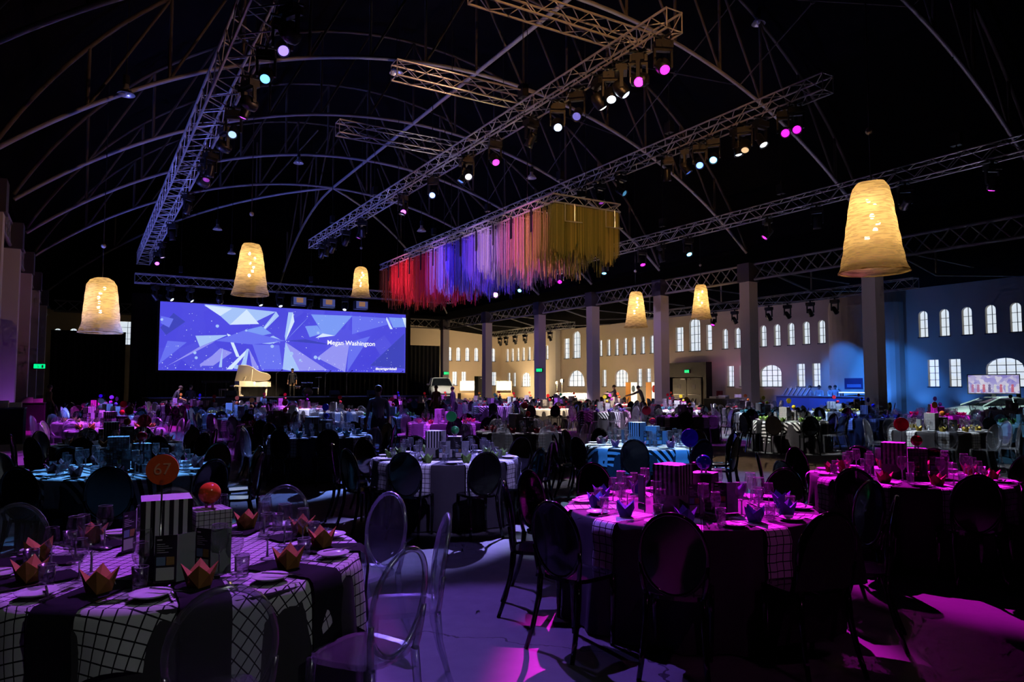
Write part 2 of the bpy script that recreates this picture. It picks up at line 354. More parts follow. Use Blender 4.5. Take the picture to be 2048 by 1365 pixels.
# ---- double doors
m_door = M('dark_door_paint', (.016, .014, .013), .5)
d = E('door_1', 'dark double doors under a green exit sign in a deep brown surround', None, (XW, 38.1, 0), 0, kind='structure')
O('surround', MB().box(-.6, -.02, -2.0, -1.72, 0, 3.36).box(-.6, -.02, 1.72, 2.0, 0, 3.36).box(-.6, -.02, -1.72, 1.72, 2.3, 3.36).mesh('surround', m_door), d)
for s in (-1, 1):
    lf = O('door_leaf', MB().box(-.5, -.44, 0 if s > 0 else -1.4, 1.4 if s > 0 else 0, .01, 2.24).mesh('door_leaf', M('door_leaf_brown', (.028, .024, .022), .45)), d, (0, s * .02, 0))
    O('push_bar', MB().tube([(-.56, s * .15, 1.05), (-.56, s * 1.25, 1.05)], .022, 8).mesh('push_bar', m_alu), lf)
    O('kick_plate', MB().box(-.51, -.5, s * .2 if s > 0 else -1.2, 1.2 if s > 0 else -.2, .08, .3).mesh('kick_plate', m_alu), lf)
    O('door_window', MB().box(-.51, -.5, s * .7 - .14, s * .7 + .14, 1.45, 1.75).mesh('door_window', M('door_pane', (.2, .2, .2), .2)), lf)
    O('door_closer', MB().box(-.56, -.5, s * .2 - .1, s * .2 + .25 * s + .1, 2.12, 2.2).mesh('door_closer', m_alu), lf)
m_green = glow('exit_green', (.0, 1.0, .25), 1.2)
def exit_sign(loc, rz, lab):
    e = E('exit_sign', lab, 'exit sign', loc, rz)
    O('housing', MB().box(-.25, .25, 0, .08, -.13, .13).mesh('housing', m_case), e)
    O('sign_face', MB().box(-.22, .22, -.012, 0, -.1, .1).mesh('sign_face', m_green), e)
    O('pictogram', MB().ball((-.07, -.02, .045), .02, 8, 6).tube([(-.06, -.018, .02), (-.04, -.018, -.03), (-.09, -.018, -.07)], .014, 5).tube([(-.05, -.018, -.03), (-.0, -.018, -.06)], .014, 5).box(.08, .15, -.02, -.012, -.08, .06).mesh('pictogram', M('sign_white', (.8, .9, .8), .5)), e)
exit_sign((XW - .66, 37.9, 2.72), -math.pi / 2, 'green exit sign glowing above the double doors')
exit_sign((XR - .3, 39.55, onx(1072, 741, XR - .3).z), -math.pi / 2 + .4, 'green exit sign on a pale column in mid hall')
exit_sign((XR - .02, 54.23, ony(894, 747, 54.2).z), 0, 'green exit sign above the white off-road car')
exit_sign((XL + .4, 39.5, ony(85, 733, 39.5).z), 0, 'green exit sign on the near row of columns')
fx = E('fire_call_point', 'small red alarm box on the wall beside the double doors', 'alarm box', (XW - .09, 35.4, 1.15), -math.pi / 2)
O('case', MB().box(-.25, .25, 0, .08, -.18, .18).mesh('case', M('alarm_red', (.25, .03, .03), .5)), fx); O('lamp', MB().ball((0, -.02, .1), .05).mesh('lamp', M('alarm_lens', (.4, .02, .02), .2)), fx)

# ---- colonnades
capm = MB().box(-.34, .34, -.34, .34, 0, .85).mesh('capital', M('dark_capital', (.05, .045, .06), .6))
def column(x, y, h, lab, w2=.28):
    o = E('column', lab, None, (x, y, 0), kind='structure')
    O('shaft', MB().box(-w2, w2, -w2, w2, 0, h).mesh('shaft', m_col), o); O('capital', capm, o, (0, 0, h + .001))
for i, y in enumerate(COLY[1:]): column(XR, y, ZC, f'square pale column of the far row, {ORD[len(COLY) - 2 - i]} from the stage end')
for i, y in enumerate(COLY[3:8]): column(XL, y, 6.1, f'square pale column of the near row, {ORD[4 - i]} from the stage end')
def girder(x0, y0, x1, y1, z0, z1, panels, lab):
    o = E('lattice_girder', lab, None, (x0, y0, z0), kind='structure')
    a = Vector((0, 0, 0)); b2 = Vector((x1 - x0, y1 - y0, 0)); up = Vector((0, 0, z1 - z0)); dr = b2.normalized()
    a = dr * .36; b2 = b2 - dr * .36
    bar('bottom_chord', a, b2, .06, m_girder, o); bar('top_chord', a + up, b2 + up, .06, m_girder, o)
    for k in range(panels):
        p, q = a.lerp(b2, k / panels), a.lerp(b2, (k + 1) / panels)
        bar('lattice_bar', p, q + up, .026, m_girder, o, 6); bar('lattice_bar', p + up, q, .026, m_girder, o, 6)
for i in range(1, len(COLY) - 1): girder(XR, COLY[i], XR, COLY[i + 1], 6.5, 7.2, 8, f'steel lattice girder over the far columns, {ORD[len(COLY) - 2 - i]} from the stage end')
for i in range(3, len(COLY) - 1): girder(XL, COLY[i], XL, COLY[i + 1], 6.2, 6.9, 8, f'steel lattice girder over the near columns, {ORD[len(COLY) - 2 - i]} from the stage end')
girder(XL, 54.6, XM, 54.6, 6.5, 7.2, 18, 'steel lattice girder crossing the end bay beside the bell lamps')
girder(XM, 54.6, XR, 54.6, 6.5, 7.2, 18, 'steel lattice girder crossing the end bay right of the screen')

# ---- crescent roof trusses
HS = 14.05; NP = 14
def zl(dx): return arc(dx, *LO)
def zu(dx): return arc(dx, *UP)
def tube_arc(fn, r, name, mat):
    return MB().tube([(HS * math.sin(math.pi * t / 2 / 30) , 0, fn(HS * math.sin(math.pi * t / 2 / 30))) for t in range(-30, 31)], r, 8).mesh(name, mat, True)
lo_me = tube_arc(zl, .065, 'lower_chord', m_steel); up_me = tube_arc(lambda d: zu(d * .999), .06, 'upper_chord', m_timber)
TRY = [-1.3] + COLY[:7]
for i, y in enumerate(TRY):
    t = E('roof_truss', f'arched crescent roof truss with brown struts, {ORD[len(TRY) - 1 - i]} from the stage end', None, (XM, y, 0), kind='structure')
    O('lower_chord', lo_me, t); O('upper_chord', up_me, t)
    for k in range(NP + 1):
        dx = -HS + 2 * HS * k / NP
        if 0 < k < NP: bar('post', (dx, 0, zl(dx)), (dx, 0, zu(dx) - .03), .05, m_timber, t, 6)
        if 0 < k < NP:
            d2 = dx + (2 * HS / NP) * (1 if dx < 0 else -1)
            if abs(dx) > .1: bar('diagonal_strut', (dx, 0, zl(dx)), (d2, 0, zu(d2) - .03), .045, m_timber, t, 6)
rb = E('ridge_beam', 'pale steel ridge tube running the length of the vault', None, (XM, -1.3, 13.0), kind='structure')
bar('tube', (0, 0, .02), (0, 41.2, .02), .07, m_steel, rb)
ringm = MB().tube([(0, .09 * math.cos(2 * math.pi * i / 12), .09 * math.sin(2 * math.pi * i / 12)) for i in range(12)], .02, 5, closed=True).mesh('ring', m_timber, True)
for s in (-1, 1):
    for i in range(len(TRY) - 1):
        dx = s * 6.9; y0, y1 = TRY[i], TRY[i + 1]
        t = E('wind_brace', f'crossed tie rods with a ring between trusses, {"window" if s > 0 else "column"} side, {ORD[len(TRY) - 2 - i]} from the stage', None, (XM + dx, (y0 + y1) / 2, 0), kind='structure')
        h = (y1 - y0) / 2; za, zb = zl(dx), zu(dx); O('ring', ringm, t, (0, 0, (za + zb) / 2))
        bar('tie_rod', (0, -h, za), (0, h, zb), .022, m_timber, t, 6); bar('tie_rod', (0.03, -h, zb), (.03, h, za), .022, m_timber, t, 6)
for s, lab in ((-1, 'curved hip rib running down to the near corner of the stage end'), (0, 'curved end rib falling from the ridge behind the stage'), (1, 'curved hip rib running down to the far corner of the stage end')):
    b = MB(); ex, ey = s * 14.05, 14.2
    b.tube([(ex * q, ey * q, zl(14.05 * q)) for q in [math.sin(math.pi / 2 * k / 20) for k in range(21)]], .065, 8)
    t = E('hip_rib', lab, None, (XM, 39.9, 0), kind='structure'); O('chord', b.mesh('chord', m_steel, True), t)
    for q in (.25, .5, .75):
        bar('post', (ex * q, ey * q, zl(14.05 * q)), (ex * q, ey * q, zu(14.05 * q) - .1), .05, m_timber, t, 6)
        bar('diagonal_strut', (ex * q, ey * q, zl(14.05 * q)), (ex * (q - .2), ey * (q - .2), zu(14.05 * (q - .2)) - .1), .045, m_timber, t, 6)
for s in (-1, 1):       # knee braces from the far columns out to the aisle wall
    pass
for i, y in enumerate(COLY[1:]):
    t = E('aisle_strut', f'slanting aisle roof strut behind the far columns, {ORD[len(COLY) - 2 - i]} from the stage end', None, (XR, y, 0), kind='structure')
    bar('strut', (.3, 0, 7.1), (7.5, 0, 6.9), .04, m_girder, t, 6); bar('strut', (.3, 0, 7.25), (4.5, 0, 6.3), .05, m_girder, t, 6); bar('strut', (4.5, 0, 6.3), (11.8, 0, 6.85), .05, m_girder, t, 6); bar('strut', (4.5, 0, 6.3), (4.5, 0, 7.4), .04, m_girder, t, 6)

# ---- black drapes and the screen
def drape(lab, x0, x1, y, z1, amp=.06, wl=.35):
    b = MB(); k = int((x1 - x0) / (wl / 4)); 
    for z in (0.01, z1):
        for i in range(k + 1): b.v.append((x0 + (x1 - x0) * i / k, y + amp * math.sin(2 * math.pi * i / 4 + .7) * (1 if z < 1 else .6), z))
    for i in range(k): b.f.append((i, i + 1, k + 2 + i, k + 1 + i)); b.m.append(0)
    return tag(O('drape', b.mesh('drape', m_drape, True)), lab, 'drape')
drape('black pleated drape between the near columns and the screen', -1.9, 2.25, 53.4, 5.2)
drape('tall black masking drape hanging behind the wide screen', 2.3, 20.4, 48.7, 7.3)
drape('black pleated drape right of the screen behind the white car', 20.45, 25.0, 53.4, 4.95)

# ================================================================== SCREEN
YS = 48.2
scr_cab = (-7.9, -2.6, 2.6, 7.8)
scr = E('projection_screen', 'wide glowing blue screen with crystal shards and white lettering above the stage', 'screen', (XM, YS, 0))
sx0, sx1, sz0, sz1 = -8.05, 7.95, 2.62, 6.82
for q in scr_cab: bar('suspension_cable', (q, .08, 6.9), (q, .08, ceil_z(XM + q) - .05), .01, m_case, scr, 5)
O('screen_back', MB().box(sx0 - .12, sx1 + .12, .02, .14, sz0 - .12, sz1 + .12).mesh('screen_back', m_black), scr)
m_blue = M('screen_blue', (.02, .02, .05), .4)
def _scr():
    m = m_blue; nt = m.node_tree; ns, ln, b = nodes(m)
    tc = ns.new('ShaderNodeTexCoord'); n1 = ns.new('ShaderNodeTexNoise'); n1.inputs['Scale'].default_value = .22; n1.inputs['Detail'].default_value = 1.5
    vo = ns.new('ShaderNodeTexVoronoi'); vo.inputs['Scale'].default_value = .45; vo.feature = 'F1'
    ln.new(tc.outputs['Object'], n1.inputs['Vector']); ln.new(tc.outputs['Object'], vo.inputs['Vector'])
    c = mix_n(nt, n1.outputs['Fac'], (.04, .035, .62), (.1, .09, .85))
    sp = ns.new('ShaderNodeSeparateColor'); ln.new(vo.outputs['Color'], sp.inputs[0])
    c = mix_n(nt, math_n(nt, 'MULTIPLY', sp.outputs[0], .3), c, (.16, .17, .85))
    ln.new(c, b.inputs['Emission Color']); b.inputs['Emission Strength'].default_value = 1.0
_scr()
O('screen_face', MB().box(sx0, sx1, 0, .02, sz0, sz1).mesh('screen_face', m_blue), scr)
def sz(px, py): p = ony(300 + px / 3.4133, 480 + py / 3.4133, YS); return (max(sx0, min(sx1, p.x - XM)), max(sz0, min(sz1, p.z)))
tones = [glow('shard_deep', (.05, .06, .5), 1), glow('shard_mid', (.14, .17, .88), 1), glow('shard_sky', (.2, .33, .92), 1), glow('shard_pale', (.38, .55, .95), 1), glow('shard_white', (.66, .8, 1.0), 1), glow('shard_lilac', (.3, .3, .9), 1)]
SH = [(3, [(370, 440), (860, 492), (720, 560), (545, 580), (480, 520)]), (4, [(545, 580), (660, 475), (745, 575)]), (4, [(370, 447), (560, 470), (480, 520)]), (3, [(310, 655), (530, 650), (440, 690), (340, 730)]),
      (5, [(120, 860), (340, 730), (450, 690), (300, 770)]), (4, [(525, 640), (550, 650), (612, 800), (590, 800)]), (3, [(722, 665), (860, 490), (880, 520), (760, 640)]), (4, [(735, 655), (790, 590), (870, 500), (750, 650)]),
      (3, [(925, 690), (975, 495), (945, 495), (920, 660)]), (3, [(925, 690), (1080, 530), (1010, 600)]), (4, [(925, 690), (975, 495), (985, 560)]), (2, [(640, 620), (760, 590), (830, 640), (735, 660), (680, 660)]),
      (3, [(720, 705), (840, 655), (905, 690), (820, 712)]), (1, [(450, 690), (640, 620), (925, 690), (700, 715)]), (5, [(350, 860), (480, 740), (560, 770), (430, 860)]), (4, [(520, 885), (665, 745), (672, 760), (560, 885)]),
      (3, [(610, 885), (660, 745), (675, 745), (650, 885)]), (5, [(675, 745), (745, 885), (700, 885)]), (3, [(905, 885), (925, 700), (1020, 895), (960, 895)]), (5, [(925, 700), (1210, 890), (1020, 895)]),
      (2, [(1060, 590), (1140, 585), (1180, 640), (1090, 665)]), (4, [(1130, 670), (1260, 655), (1200, 625)]), (2, [(1260, 655), (1380, 520), (1100, 510), (1180, 640)]), (1, [(1380, 520), (1748, 545), (1380, 645)]),
      (4, [(1615, 530), (1655, 610), (1640, 610), (1610, 545)]), (4, [(1720, 532), (1745, 535), (1745, 600)]), (2, [(1630, 530), (1720, 535), (1740, 595), (1660, 600)]), (5, [(1140, 805), (1250, 720), (1360, 700), (1345, 800), (1330, 905)]),
      (1, [(1360, 700), (1500, 660), (1345, 900)]), (0, [(70, 600), (160, 500), (240, 560), (110, 650)]), (1, [(75, 520), (160, 540), (130, 600), (75, 570)]), (0, [(1250, 720), (925, 690), (1060, 680)]), (1, [(60, 850), (250, 700), (120, 690)]),
      (5, [(340, 850), (345, 870), (470, 760)]), (3, [(470, 870), (495, 740), (490, 870)]), (1, [(700, 715), (760, 885), (905, 885), (880, 720)]), (0, [(1500, 860), (1735, 640), (1735, 880)])]
for i, (t, poly) in enumerate(SH):
    pts = [sz(*p) for p in poly]; y0, y1 = -.004 - .002 * i, 0.0; k = len(pts); b = MB()
    b.add([(x, y0, z) for x, z in pts] + [(x, y1, z) for x, z in pts], [tuple(range(k))] + [(j, (j + 1) % k, k + (j + 1) % k, k + j) for j in range(k)])
    O('shard', b.mesh('shard', tones[t]), scr)
b = MB(); rg = random.Random(3)
def dot(b, x, z, r): b.add([(x + r * math.cos(q * math.pi / 3), -.09, z + r * math.sin(q * math.pi / 3)) for q in range(6)], [tuple(range(6))[::1]])
for _ in range(230):
    x = rg.uniform(sx0 + .1, sx1 - .1); z = sz0 + .1 + (sz1 - sz0 - .3) * rg.random() ** 2.2; dot(b, x, z, rg.choice([.012, .015, .02, .03]))
O('sparkle', b.mesh('sparkle', tones[4]), scr, kind='stuff')
for px, py, r in ((458, 590, .1), (655, 620, .07), (738, 525, .09), (305, 772, .09), (314, 806, .09), (590, 868, .14), (832, 728, .11), (963, 778, .13), (1023, 822, .08), (1127, 803, .12), (1152, 812, .09), (1145, 636, .09), (80, 545, .08)):
    b = MB(); x, z = sz(px, py); b.add([(x + r * math.cos(q * math.pi / 6), -.092, z + r * math.sin(q * math.pi / 6)) for q in range(12)], [tuple(range(12))]); O('light_dot', b.mesh('light_dot', tones[3]), scr)
m_txt = glow('screen_lettering', (1, 1, 1), 1.0)
tm = lambda px, py: Matrix.Translation((sz(px, py)[0], -.1, sz(px, py)[1])) @ Matrix.Rotation(math.pi / 2, 4, 'X')
text('lettering', 'Megan Washington', .44, m_txt, scr, tm(1206, 716), bold=.006)
text('lettering', '#avantgardeball', .25, m_txt, scr, tm(1537, 888), bold=.006)

# ================================================================== RIGGING
def box_truss(lab, p0, p1, s=.42, pitch=.46, mat=None, r=.026, rb=.013):
    mat = mat or m_alu
    p0, p1 = Vector(p0), Vector(p1); d = (p1 - p0); L = d.length; dr = d.normalized()
    sd = Vector((dr.y, -dr.x, 0)).normalized() * (s / 2); up = Vector((0, 0, s / 2))
    o = E('lighting_truss', lab, 'truss', p0)
    cs = [sd + up, -sd + up, -sd - up, sd - up]
    for c in cs: bar('chord', c, c + d, r, mat, o)
    b = MB(); k = max(2, int(L / pitch))
    for f in range(4):
        a, e = cs[f], cs[(f + 1) % 4]
        for i in range(k):
            u, v2 = (a, e) if i % 2 else (e, a)
            b.tube([u + dr * (L * i / k), v2 + dr * (L * (i + 1) / k)], rb, 4, cap=False)
        b.tube([a + Vector((0, 0, 0)), e], rb, 4, cap=False); b.tube([a + d, e + d], rb, 4, cap=False)
    O('bracing', b.mesh('bracing', mat, True), o, kind='stuff')
    return o
T1 = dict(x=2.75, z=9.15, y0=-6.0, y1=47.0); T2 = dict(x=10.15, z=9.15, y0=10.5, y1=37.6); T3 = dict(x=15.55, z=9.15, y0=10.8, y1=37.6); T4 = dict(x=20.8, z=7.93, y0=6.0, y1=42.0)
for t, l in ((T1, 'long box truss running to the stage beside the near columns'), (T2, 'long box truss left of the coloured thread chandelier'), (T3, 'long box truss hung over the thread chandelier'), (T4, 'long box truss passing behind the largest bell lamp')):
    box_truss(l, (t['x'], t['y0'], t['z']), (t['x'], t['y1'], t['z']), .66 if t is T1 else .42, .6 if t is T1 else .46, r=.035 if t is T1 else .026, rb=.018 if t is T1 else .013)
for y, l in ((12.35, 'short cross truss over the nearest end of the long trusses'), (16.6, 'short cross truss second from the near end, joining the long truss'), (21.3, 'short cross truss third from the near end, joining the long truss')):
    box_truss(l, (6.45, y, 9.62), (10.5 if y > 13 else 11.1, y, 9.62), .4)
ST = dict(y=44.2, z=7.6); box_truss('wide cross truss with lamps hung in front of the screen', (2.2, 44.2, 7.6), (21.5, 44.2, 7.6), .5)
a0, a1 = onx(985, 672, 32.0), onx(1145, 650, 32.0); AT1 = a1.z; box_truss('far aisle truss carrying a row of small spotlights', (32, a1.y, a1.z), (32, a0.y, a1.z), .45)
a0, a1 = onx(1290, 626, 32.0), onx(1832, 566, 32.0); AT2 = a1.z; box_truss('aisle truss behind the bell lamps near the blue bar', (32, a1.y, a1.z), (32, a0.y, a1.z), .45)
hk = 0
for t, nm in ((T1, 'near-column truss'), (T2, 'left-hand truss'), (T3, 'chandelier truss'), (T4, 'window-side truss')):
    ys = [y for y in TRY[1:] if t['y0'] < y < t['y1']]
    for i, y in enumerate(ys):
        dx = t['x'] - XM; o = E('chain_hoist', f'chain hoist lifting the {nm}, {ORD[i]} from the near end', 'hoist', (t['x'], y, t['z'] + .21))
        O('motor', MB().box(-.09, .09, -.14, .14, .25, .6).lathe([(.02, 0), (.02, .25)], 6).mesh('motor', m_case), o)
        bar('chain', (0, 0, .6), (0, 0, zl(dx) - t['z'] - .3), .012, m_case, o, 5)

for i, x in enumerate((4.5, 11.87, 19.2)):
    o = E('chain_hoist', f'chain hoist lifting the stage truss, {ORD[i]} from the near columns', 'hoist', (x, ST['y'], ST['z'] + .25))
    O('motor', MB().box(-.28, .28, -.28, .28, .0, .05).box(-.09, .09, -.14, .14, .25, .6).lathe([(.02, 0), (.02, .25)], 6).mesh('motor', m_case), o); bar('chain', (0, 0, .6), (0, 0, ceil_z(x) - ST['z'] - .28), .012, m_case, o, 5)
# ---- lamps on the rigging
canm = MB().lathe([(.0, .2), (.09, .2), (.11, .14), (.11, -.12), (.13, -.2), (.125, -.2), (.1, -.12), (.095, .1)], 14).mesh('can', m_case, True)
lensm = {}
def lens_mesh(col, s):
    k = (col, s)
    if k not in lensm:
        g = glow('lens_%d' % len(lensm), col, s); lensm[k] = MB().lathe([(.1, -.16), (.07, -.185), (.0, -.195)], 14).mesh('lens', g, True)
    return lensm[k]
headm = MB().lathe([(0, .22), (.1, .21), (.15, .12), (.16, -.02), (.13, -.14), (.115, -.17), (.1, -.15)], 14).mesh('head', m_case, True)
yokem = MB().box(-.2, -.16, -.04, .04, -.02, .34).box(.16, .2, -.04, .04, -.02, .34).box(-.2, .2, -.05, .05, .32, .37).mesh('yoke', m_case)
basem = MB().box(-.19, .19, -.13, .13, .37, .52).box(-.03, .03, -.03, .03, .52, .62).mesh('base', m_case)
clampm = MB().box(-.235, .235, -.03, .03, .6, .635).box(-.03, .03, -.235, .235, .6, .635).mesh('clamp', m_case)
def fixture(kind, lab, loc, tgt, col, es=0.0, power=0.0, cone=28, blend=.5, scale=1.0, group=None):
    """a hanging lamp head aimed at tgt; loc is the pivot of the head"""
    o = E(kind, lab, 'stage light', loc, group=group); o.scale = (scale,) * 3
    d = (Vector(tgt) - Vector(loc)); q = d.to_track_quat('-Z', 'Y').to_euler(); yaw = math.atan2(d.y, d.x) + math.pi / 2
    O('yoke', yokem, o, rz=yaw); O('base', basem, o, rz=yaw); O('clamp', clampm, o)
    h = O('head', headm if kind == 'moving_head_light' else canm, o); h.rotation_euler = q
    O('lens', lens_mesh(col, es), h)
    if power:
        u = d.normalized(); spot(kind + '_beam', Vector(loc) + u * .24 * scale, tgt, col, power * KP, cone, blend)
    return o
KP = 3.0
MAG, VIO, BLU, CYA, WHT, WRM, PUR, RED = (1, .012, .9), (.42, .12, 1), (.1, .22, 1), (.15, .55, 1), (.8, .9, 1), (1, .72, .38), (.65, .08, 1), (1, .08, .1)
MH, PC = 'moving_head_light', 'par_can_light'
def tp(t, px, py): p = onx(px, py, t['x']); return (t['x'] + (.33 if t is T1 else 0), p.y, t['z'] - (.965 if t is T1 else .845))
LAMPS = [  # kind, label, place, aim, colour, lens strength, beam power, cone
 (MH, 'moving head glaring magenta under the near end of the left-hand truss', tp(T2, 1277, 140), (3.92, 3.98, .75), MAG, 14, 7500, 11.5),
 (MH, 'moving head with a white pin beam beside the magenta glare', tp(T2, 1222, 185), (7.4, 8.4, .7), WHT, 10, 2000, 14),
 (MH, 'moving head glowing blue under the middle of the left-hand truss', tp(T2, 1115, 232), (5.9, 7.2, 0), (.4, .6, 1), 8, 1500, 14),
 (PC, 'dark can lamp hanging between the blue and white lights of the left-hand truss', tp(T2, 1155, 205), (3.96, 8.26, .75), (.32, .27, 1), .6, 7500, 13.5),
 (PC, 'unlit purple-tinted can lamp below the left-hand truss', tp(T2, 1062, 258), (9, 22, 0), PUR, .5, 0, 20),
 (MH, 'moving head shining pink halfway along the left-hand truss', tp(T2, 990, 304), (8.5, 11, 0), MAG, 10, 200, 12),
 (PC, 'can lamp with small white lens below the pink moving head', tp(T2, 936, 352), (7.57, 12.27, .7), (.8, .75, .9), 6, 1500, 13),
 (PC, 'can lamp with blue lens on the left-hand truss near the chandelier', tp(T2, 866, 375), (3.8, 13.2, .7), (.2, .32, 1), 5, 9000, 10),
 (PC, 'pink can lamp on the left-hand truss over the thread chandelier', tp(T2, 806, 408), (7.7, 16.2, .7), PUR, 6, 5000, 14),
 (PC, 'amber can lamp at the far end of the left-hand truss, outermost', tp(T2, 645, 506), (8.6, 44.6, 1.8), WRM, 5, 2500, 16),
 (PC, 'amber can lamp at the far end of the left-hand truss, middle one', tp(T2, 665, 499), (9.2, 44.6, 1.8), WRM, 5, 2500, 14),
 (PC, 'amber can lamp at the far end of the left-hand truss, innermost', tp(T2, 692, 490), (10, 44.6, 1.8), WRM, 6, 2500, 14),
 (PC, 'blue can lamp near the far end of the left-hand truss', tp(T2, 725, 456), (12, 34, 0), BLU, 4, 1500, 18),
 (PC, 'purple can lamp outermost on the chandelier truss', tp(T3, 1592, 243), (7.2, 3.6, 0), MAG, 3, 150, 22),
 (PC, 'purple can lamp second from the near end of the chandelier truss', tp(T3, 1569, 230), (5.0, 2.6, 0), MAG, 3, 110, 20),
 (PC, 'slim white spotlight third from the near end of the chandelier truss', tp(T3, 1522, 276), (15.3, 8.2, .7), WHT, 5, 1200, 18),
 (PC, 'amber-backed can lamp on the chandelier truss beside the slim white one', tp(T3, 1475, 290), (15.7, 12.3, .7), WHT, 1.5, 1100, 18),
 (PC, 'bright blue can lamp on the chandelier truss, nearer of two', tp(T3, 1427, 304), (8.3, 8.8, .5), CYA, 7, 1100, 14),
 (PC, 'bright blue can lamp on the chandelier truss, farther of two', tp(T3, 1398, 300), (9.6, 8.0, 0), BLU, 6, 1100, 18),
 (PC, 'dark can lamp after the blue pair on the chandelier truss', tp(T3, 1370, 322), (19, 12, .7), BLU, .6, 1500, 20),
 (PC, 'dark can lamp by the near corner of the thread chandelier', tp(T3, 1242, 368), (18.9, 8.4, .7), CYA, .4, 1500, 20),
 (PC, 'dark can lamp just over the near corner of the thread chandelier', tp(T3, 1200, 380), (16.1, 15.8, .7), PUR, .4, 1200, 20),
 (MH, 'magenta lamp at the frame edge under the window-side truss', tp(T4, 1985, 346), (22, 12, .7), MAG, 8, 1200, 24),
 (PC, 'magenta lamp on the window-side truss left of the largest bell', tp(T4, 1535, 450), (16, 20, .7), MAG, 7, 900, 22),
 (PC, 'pale blue lamp on the window-side truss near the chandelier', tp(T4, 1376, 488), (19.2, 16, .7), CYA, 8, 1200, 22),
 (PC, 'small magenta lamp on the window-side truss behind the chandelier corner', tp(T4, 1284, 510), (19.4, 20, .7), MAG, 5, 1200, 22),
 (PC, 'pale blue lamp peeping below the yellow threads', tp(T4, 1208, 525), (19, 24, .7), CYA, 6, 1200, 22),
 (PC, 'small magenta lamp peeping below the white threads', tp(T4, 1120, 549), (15.5, 24, .7), MAG, 5, 1200, 22),
 (PC, 'pale blue lamp peeping below the blue threads', tp(T4, 1040, 568), (15.5, 28, .7), CYA, 6, 1200, 22),
 (MH, 'dazzling violet moving head below the thread chandelier', tp(T4, 991, 586), (3, 6, 1), (.75, .12, 1), 60, 260, 22),
 (MH, 'moving head with purple lens high on the near-column truss', tp(T1, 500, 118), (.48, 8.7, .7), (.12, .4, 1), 3, 2900, 19),
 (PC, 'small silver-lensed lamp below the near-column truss', tp(T1, 528, 148), (2.7, 4.6, 0), (.3, .2, 1), 2, 300, 22),
 (PC, 'blue-lensed lamp halfway down the near-column truss', tp(T1, 440, 232), (.6, 12.8, .7), (.3, .45, .8), 2, 500, 22),
 (PC, 'dark lamp low on the near-column truss', tp(T1, 392, 335), (1, 20, .7), PUR, .4, 500, 30),
 (MH, 'purple lamp at the far end of the near-column truss', tp(T1, 300, 522), (3, 33, .7), PUR, 5, 700, 26),
 (PC, 'pink spotlight on the aisle truss above the double doors', (32, onx(1427, 630, 32).y, AT2 - .86), (29.5, 30, .7), MAG, 8, 900, 24)]
for k, l, loc, tgt, col, es, pw, cone in LAMPS: fixture(k, l, loc, tgt, col, es, pw, cone, scale=1.35 if 'dazzling' in l else 1.0)
# unseen lamps added on the same trusses above and behind the viewer
for k, l, loc, tgt, col, es, pw, cone in [
 (MH, 'added purple moving head on the near-column truss above the viewer', (T1['x'] + .33, 6.2, 8.185), (.5, 4.2, .75), (.5, .1, 1), 4, 850, 19),
 (MH, 'added white patterned moving head on the near-column truss above the viewer', (T1['x'] + .33, 7.4, 8.185), (4.4, 6.2, 0), (.5, .6, 1), 4, 800, 12),
 (PC, 'added violet can lamp on the near-column truss above the viewer', (T1['x'] + .33, 8.4, 8.185), (2.4, 4.2, 0), (.28, .12, 1), 4, 1400, 17)]:
    fixture(k, l, loc, tgt, col, es, pw, cone)
for i, px in enumerate((1000, 1012, 1030, 1050, 1100)):
    p = onx(px, 676 - (px - 1000) * .14, 32); fixture(PC, f'small black spotlight under the far aisle truss, {ORD[i]} from the stage', (32, p.y, AT1 - .86), (36, p.y + 2, 0), WRM, .8, 0, 30, scale=1.0)
for i, px in enumerate((310, 340, 380, 440, 520, 560, 620, 690)):
    p = ony(px, 592 + i * 2.4, ST['y']); fixture(MH if i % 2 else PC, f'black lamp under the stage truss, {ORD[i]} from the near columns', (p.x, ST['y'], ST['z'] - .965), (8 + i * .6, 41 if i % 3 else 46, 1), WHT if i % 3 else WRM, 1.5, 0 if i not in (2, 5) else 300, 26, scale=1.12)
for i, px in enumerate((598, 656, 722)):
    p = ony(px, 603 + i * 4, ST['y']); o = E('stage_monitor', f'small lit monitor hanging under the stage truss, {ORD[i]} from the near columns', 'monitor', (p.x, ST['y'] - .2, p.z))
    O('case', MB().box(-.42, .42, 0, .5, -.27, .27).box(-.03, .03, .2, .26, .27, ST['z'] - .29 - p.z).box(-.03, .03, -.1, .5, ST['z'] - .29 - p.z, ST['z'] - .24 - p.z).mesh('case', m_case), o)
    O('picture', MB().box(-.38, .38, -.02, 0, -.23, .23).mesh('picture', glow('monitor_blue', (.08, .1, .35), .6)), o)
    O('picture_inset', MB().box(-.2, .2, -.03, -.02, -.1, .2).mesh('picture_inset', glow('monitor_warm', (.5, .25, .15), .5)), o)

